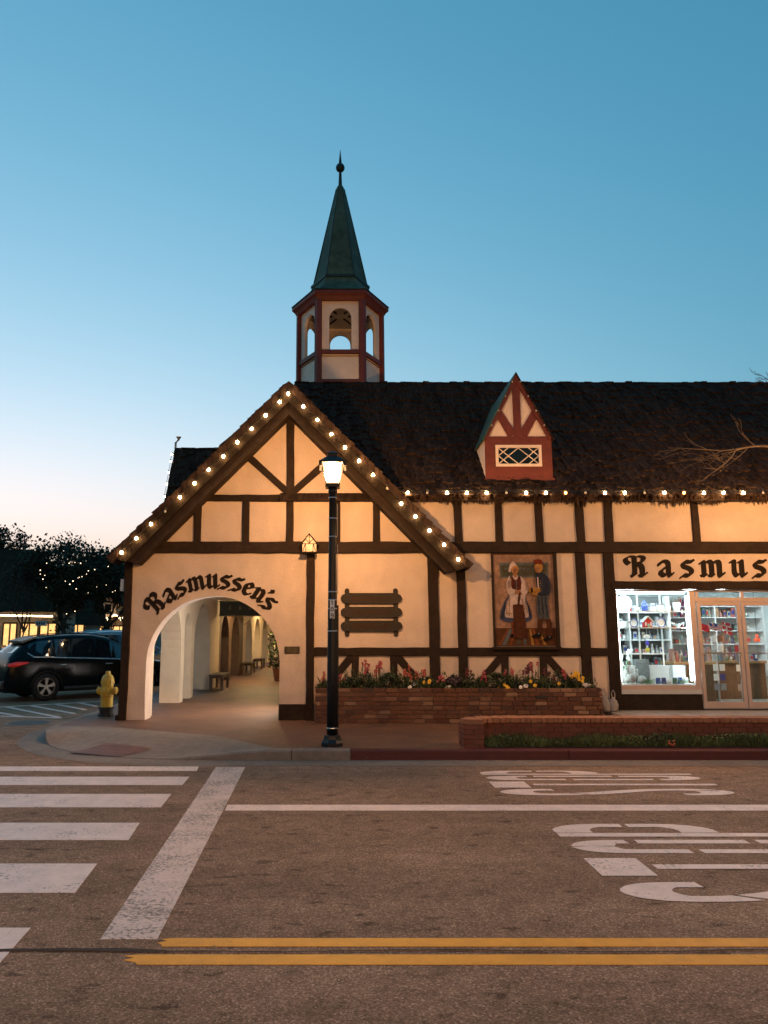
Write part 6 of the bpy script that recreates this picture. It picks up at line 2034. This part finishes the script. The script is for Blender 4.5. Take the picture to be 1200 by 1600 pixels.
def limb_tree(name, label, x, y, h, crown_r, leaf_mat, nleaf, lsize, seed, trunk_r=.16, lean=0, group='trees along the side street', zc=None, squash=.8, bark='bark'):
    random.seed(seed)
    root = thing(name, label, 'tree', (x, y, 0), group=group)
    tk = MB()
    tips = []
    def grow(p, d, L_, r_, lv):
        pts, rad = [p], [r_]
        q = p
        for i in range(4):
            d = (d + Vector((rnd(-.25, .25), rnd(-.25, .25), rnd(-.05, .22)))).normalized()
            q = q + d * (L_ / 4)
            pts.append(q)
            rad.append(r_ * (1 - .13 * (i + 1)))
        tk.tube(pts, rad, 6 if lv < 2 else 4, caps=False)
        if lv >= 3:
            tips.append(q)
            return
        for _ in range(3 if lv else 4):
            nd = (d + Vector((rnd(-.9, .9), rnd(-.9, .9), rnd(-.15, .6)))).normalized()
            grow(q, nd, L_ * rnd(.6, .8), r_ * .5, lv + 1)
        tips.append(q)
    grow(Vector((x, y, 0)), Vector((lean, 0, 1)), h * .36, trunk_r, 0)
    tk.build('trunk', bark, root)
    cr = MB()
    zc = zc or h * .68
    clumps = []
    for _ in range(46):
        v = Vector((rnd(-1, 1), rnd(-1, 1), rnd(-1, 1)))
        while v.length > 1: v = Vector((rnd(-1, 1), rnd(-1, 1), rnd(-1, 1)))
        v = v.normalized() * v.length ** .45
        clumps.append((Vector((x + lean * h * .4, y, zc)) + Vector((v.x * crown_r, v.y * crown_r, v.z * crown_r * squash)), rnd(.22, .42) * crown_r))
    for t in tips: clumps.append((t, rnd(.15, .3) * crown_r))
    for _ in range(nleaf):
        c, r_ = random.choice(clumps)
        v = Vector((random.gauss(0, .5), random.gauss(0, .5), random.gauss(0, .42))) * r_
        cr.leaf(c + v, lsize * rnd(.6, 1.4), asp=.6)
    cr.build('crown', leaf_mat, root)
    return root
tx = at(118, 960, 37)[0]
limb_tree('leafy_tree', 'dense dark leafy tree hung with tiny lights left of the building', tx - .3, 37, 6.1, 2.1, 'tree_leaf', 14000, .085, 3, .2, zc=4.75, squash=.62)
limb_tree('leafy_tree', 'dark twisted tree close beside the building corner', at(163, 960, 39)[0] + .2, 39, 5.6, 1.7, 'tree_leaf', 9000, .08, 8, .2, lean=-.05, zc=4.75, squash=.62)
limb_tree('street_tree', 'thin brown-leaved tree before the far left shop', at(30, 960, 36)[0], 36, 4.9, 1.6, 'tree_leaf_brown', 2000, .055, 5, .10, zc=3.9, bark='bark_pale')
limb_tree('leafy_tree', 'pale tree top showing above the far gabled house', at(2, 850, 60)[0] - .5, 60, 10.2, 2.4, 'tree_leaf', 7000, .13, 12, .25, zc=8.4)
limb_tree('leafy_tree', 'low dark tree filling the gap between the distant shops', at(85, 940, 55)[0], 55, 5.5, 2.4, 'tree_leaf', 6000, .11, 21, .2, zc=5.0, squash=.6)
random.seed(77)
rt_ = thing('tree_lights', 'scattered tiny warm lights wound through the dark leafy tree', 'string lights', (tx, 34.8, 3.0))
cd = []
for (u, v) in [(63, 891), (63, 897), (70, 899), (67, 905), (72, 918), (73, 880), (113, 878), (108, 880), (117, 879), (126, 880), (135, 897), (138, 892), (122, 903), (114, 908), (102, 908), (109, 913), (119, 920), (138, 926), (151, 917), (149, 921), (166, 914), (148, 890), (169, 885), (176, 925), (180, 923), (124, 902), (128, 901), (117, 955), (104, 959)]:
    Y = 34.9 if u < 130 else 36.6
    x, z = at(u, v, Y)
    cd.append((x, Y, z))
    MB().ball((x, Y, z), rnd(.014, .028), 6, 4).build('bulb', 'far_bulb', rt_)
MB().tube(cd, .006, 3).build('cord', 'cord', rt_)

# bare street tree at the right: trunk outside the frame, one limb reaching in front of the roof
random.seed(19)
BY = 11.9
bt = thing('bare_tree', 'bare branch of a leafless street tree reaching in from the right', 'tree', (at(1480, 1130, BY)[0], BY, .15))
tk = MB()
def px(u, v, dy=0.): x, z = at(u, v, BY + dy); return Vector((x, BY + dy, z))
limb = catmull([tuple(px(1480, 1165)), tuple(px(1474, 1000)), tuple(px(1455, 850)), tuple(px(1405, 762)), tuple(px(1310, 722)), tuple(px(1235, 701)), tuple(px(1185, 697)), tuple(px(1150, 702))], 4)
tk.tube(limb, [.015 + .115 * (1 - i / (len(limb) - 1)) ** 1.7 for i in range(len(limb))], 8)
limb = catmull([tuple(px(1462, 890)), tuple(px(1470, 760, .3)), tuple(px(1420, 660, .4)), tuple(px(1320, 615, .4)), tuple(px(1222, 606, .4))], 4)
tk.tube(limb, [.012 + .075 * (1 - i / (len(limb) - 1)) for i in range(len(limb))], 6)
def twig(p, d, L_, r_, lv, upb=.10):
    n = 5
    pts, rad = [p], [r_]
    q = p
    for i in range(n):
        d = (d + Vector((rnd(-.16, .16), rnd(-.2, .2), rnd(-.12, .16) + upb * .55))).normalized()
        q = q + d * (L_ / n)
        pts.append(q)
        rad.append(max(.0022, r_ * (1 - .75 * (i + 1) / n)))
    tk.tube(pts, rad, 5 if lv < 1 else 4)
    if lv >= 3: return
    for k in range(1, n):
        for _ in range(1 if lv == 0 else random.choice((0, 1, 1))):
            s = random.choice((-1, 1))
            nd = (d * .9 + Vector((-.35, rnd(-.5, .5), s * rnd(.25, .75) + .15))).normalized()
            twig(pts[k], nd, L_ * rnd(.32, .55), max(.0035, rad[k] * .65), lv + 1, upb * 1.4)
for (u, v), (u2, v2), L_, r_ in (((1150, 702), (1060, 712), 1.15, .012), ((1165, 699), (1070, 745), 1.05, .015), ((1180, 697), (1140, 660), .55, .012), ((1150, 702), (1120, 755), .85, .013), ((1222, 606), (1170, 592), .5, .012), ((1168, 700), (1140, 735), .45, .010)):
    a, b = px(u, v, .4 if v < 640 else 0), px(u2, v2, .4 if v < 640 else 0)
    twig(a, (b - a).normalized(), L_, r_, 0, .02)
tk.build('trunk', 'bark_pale', bt)
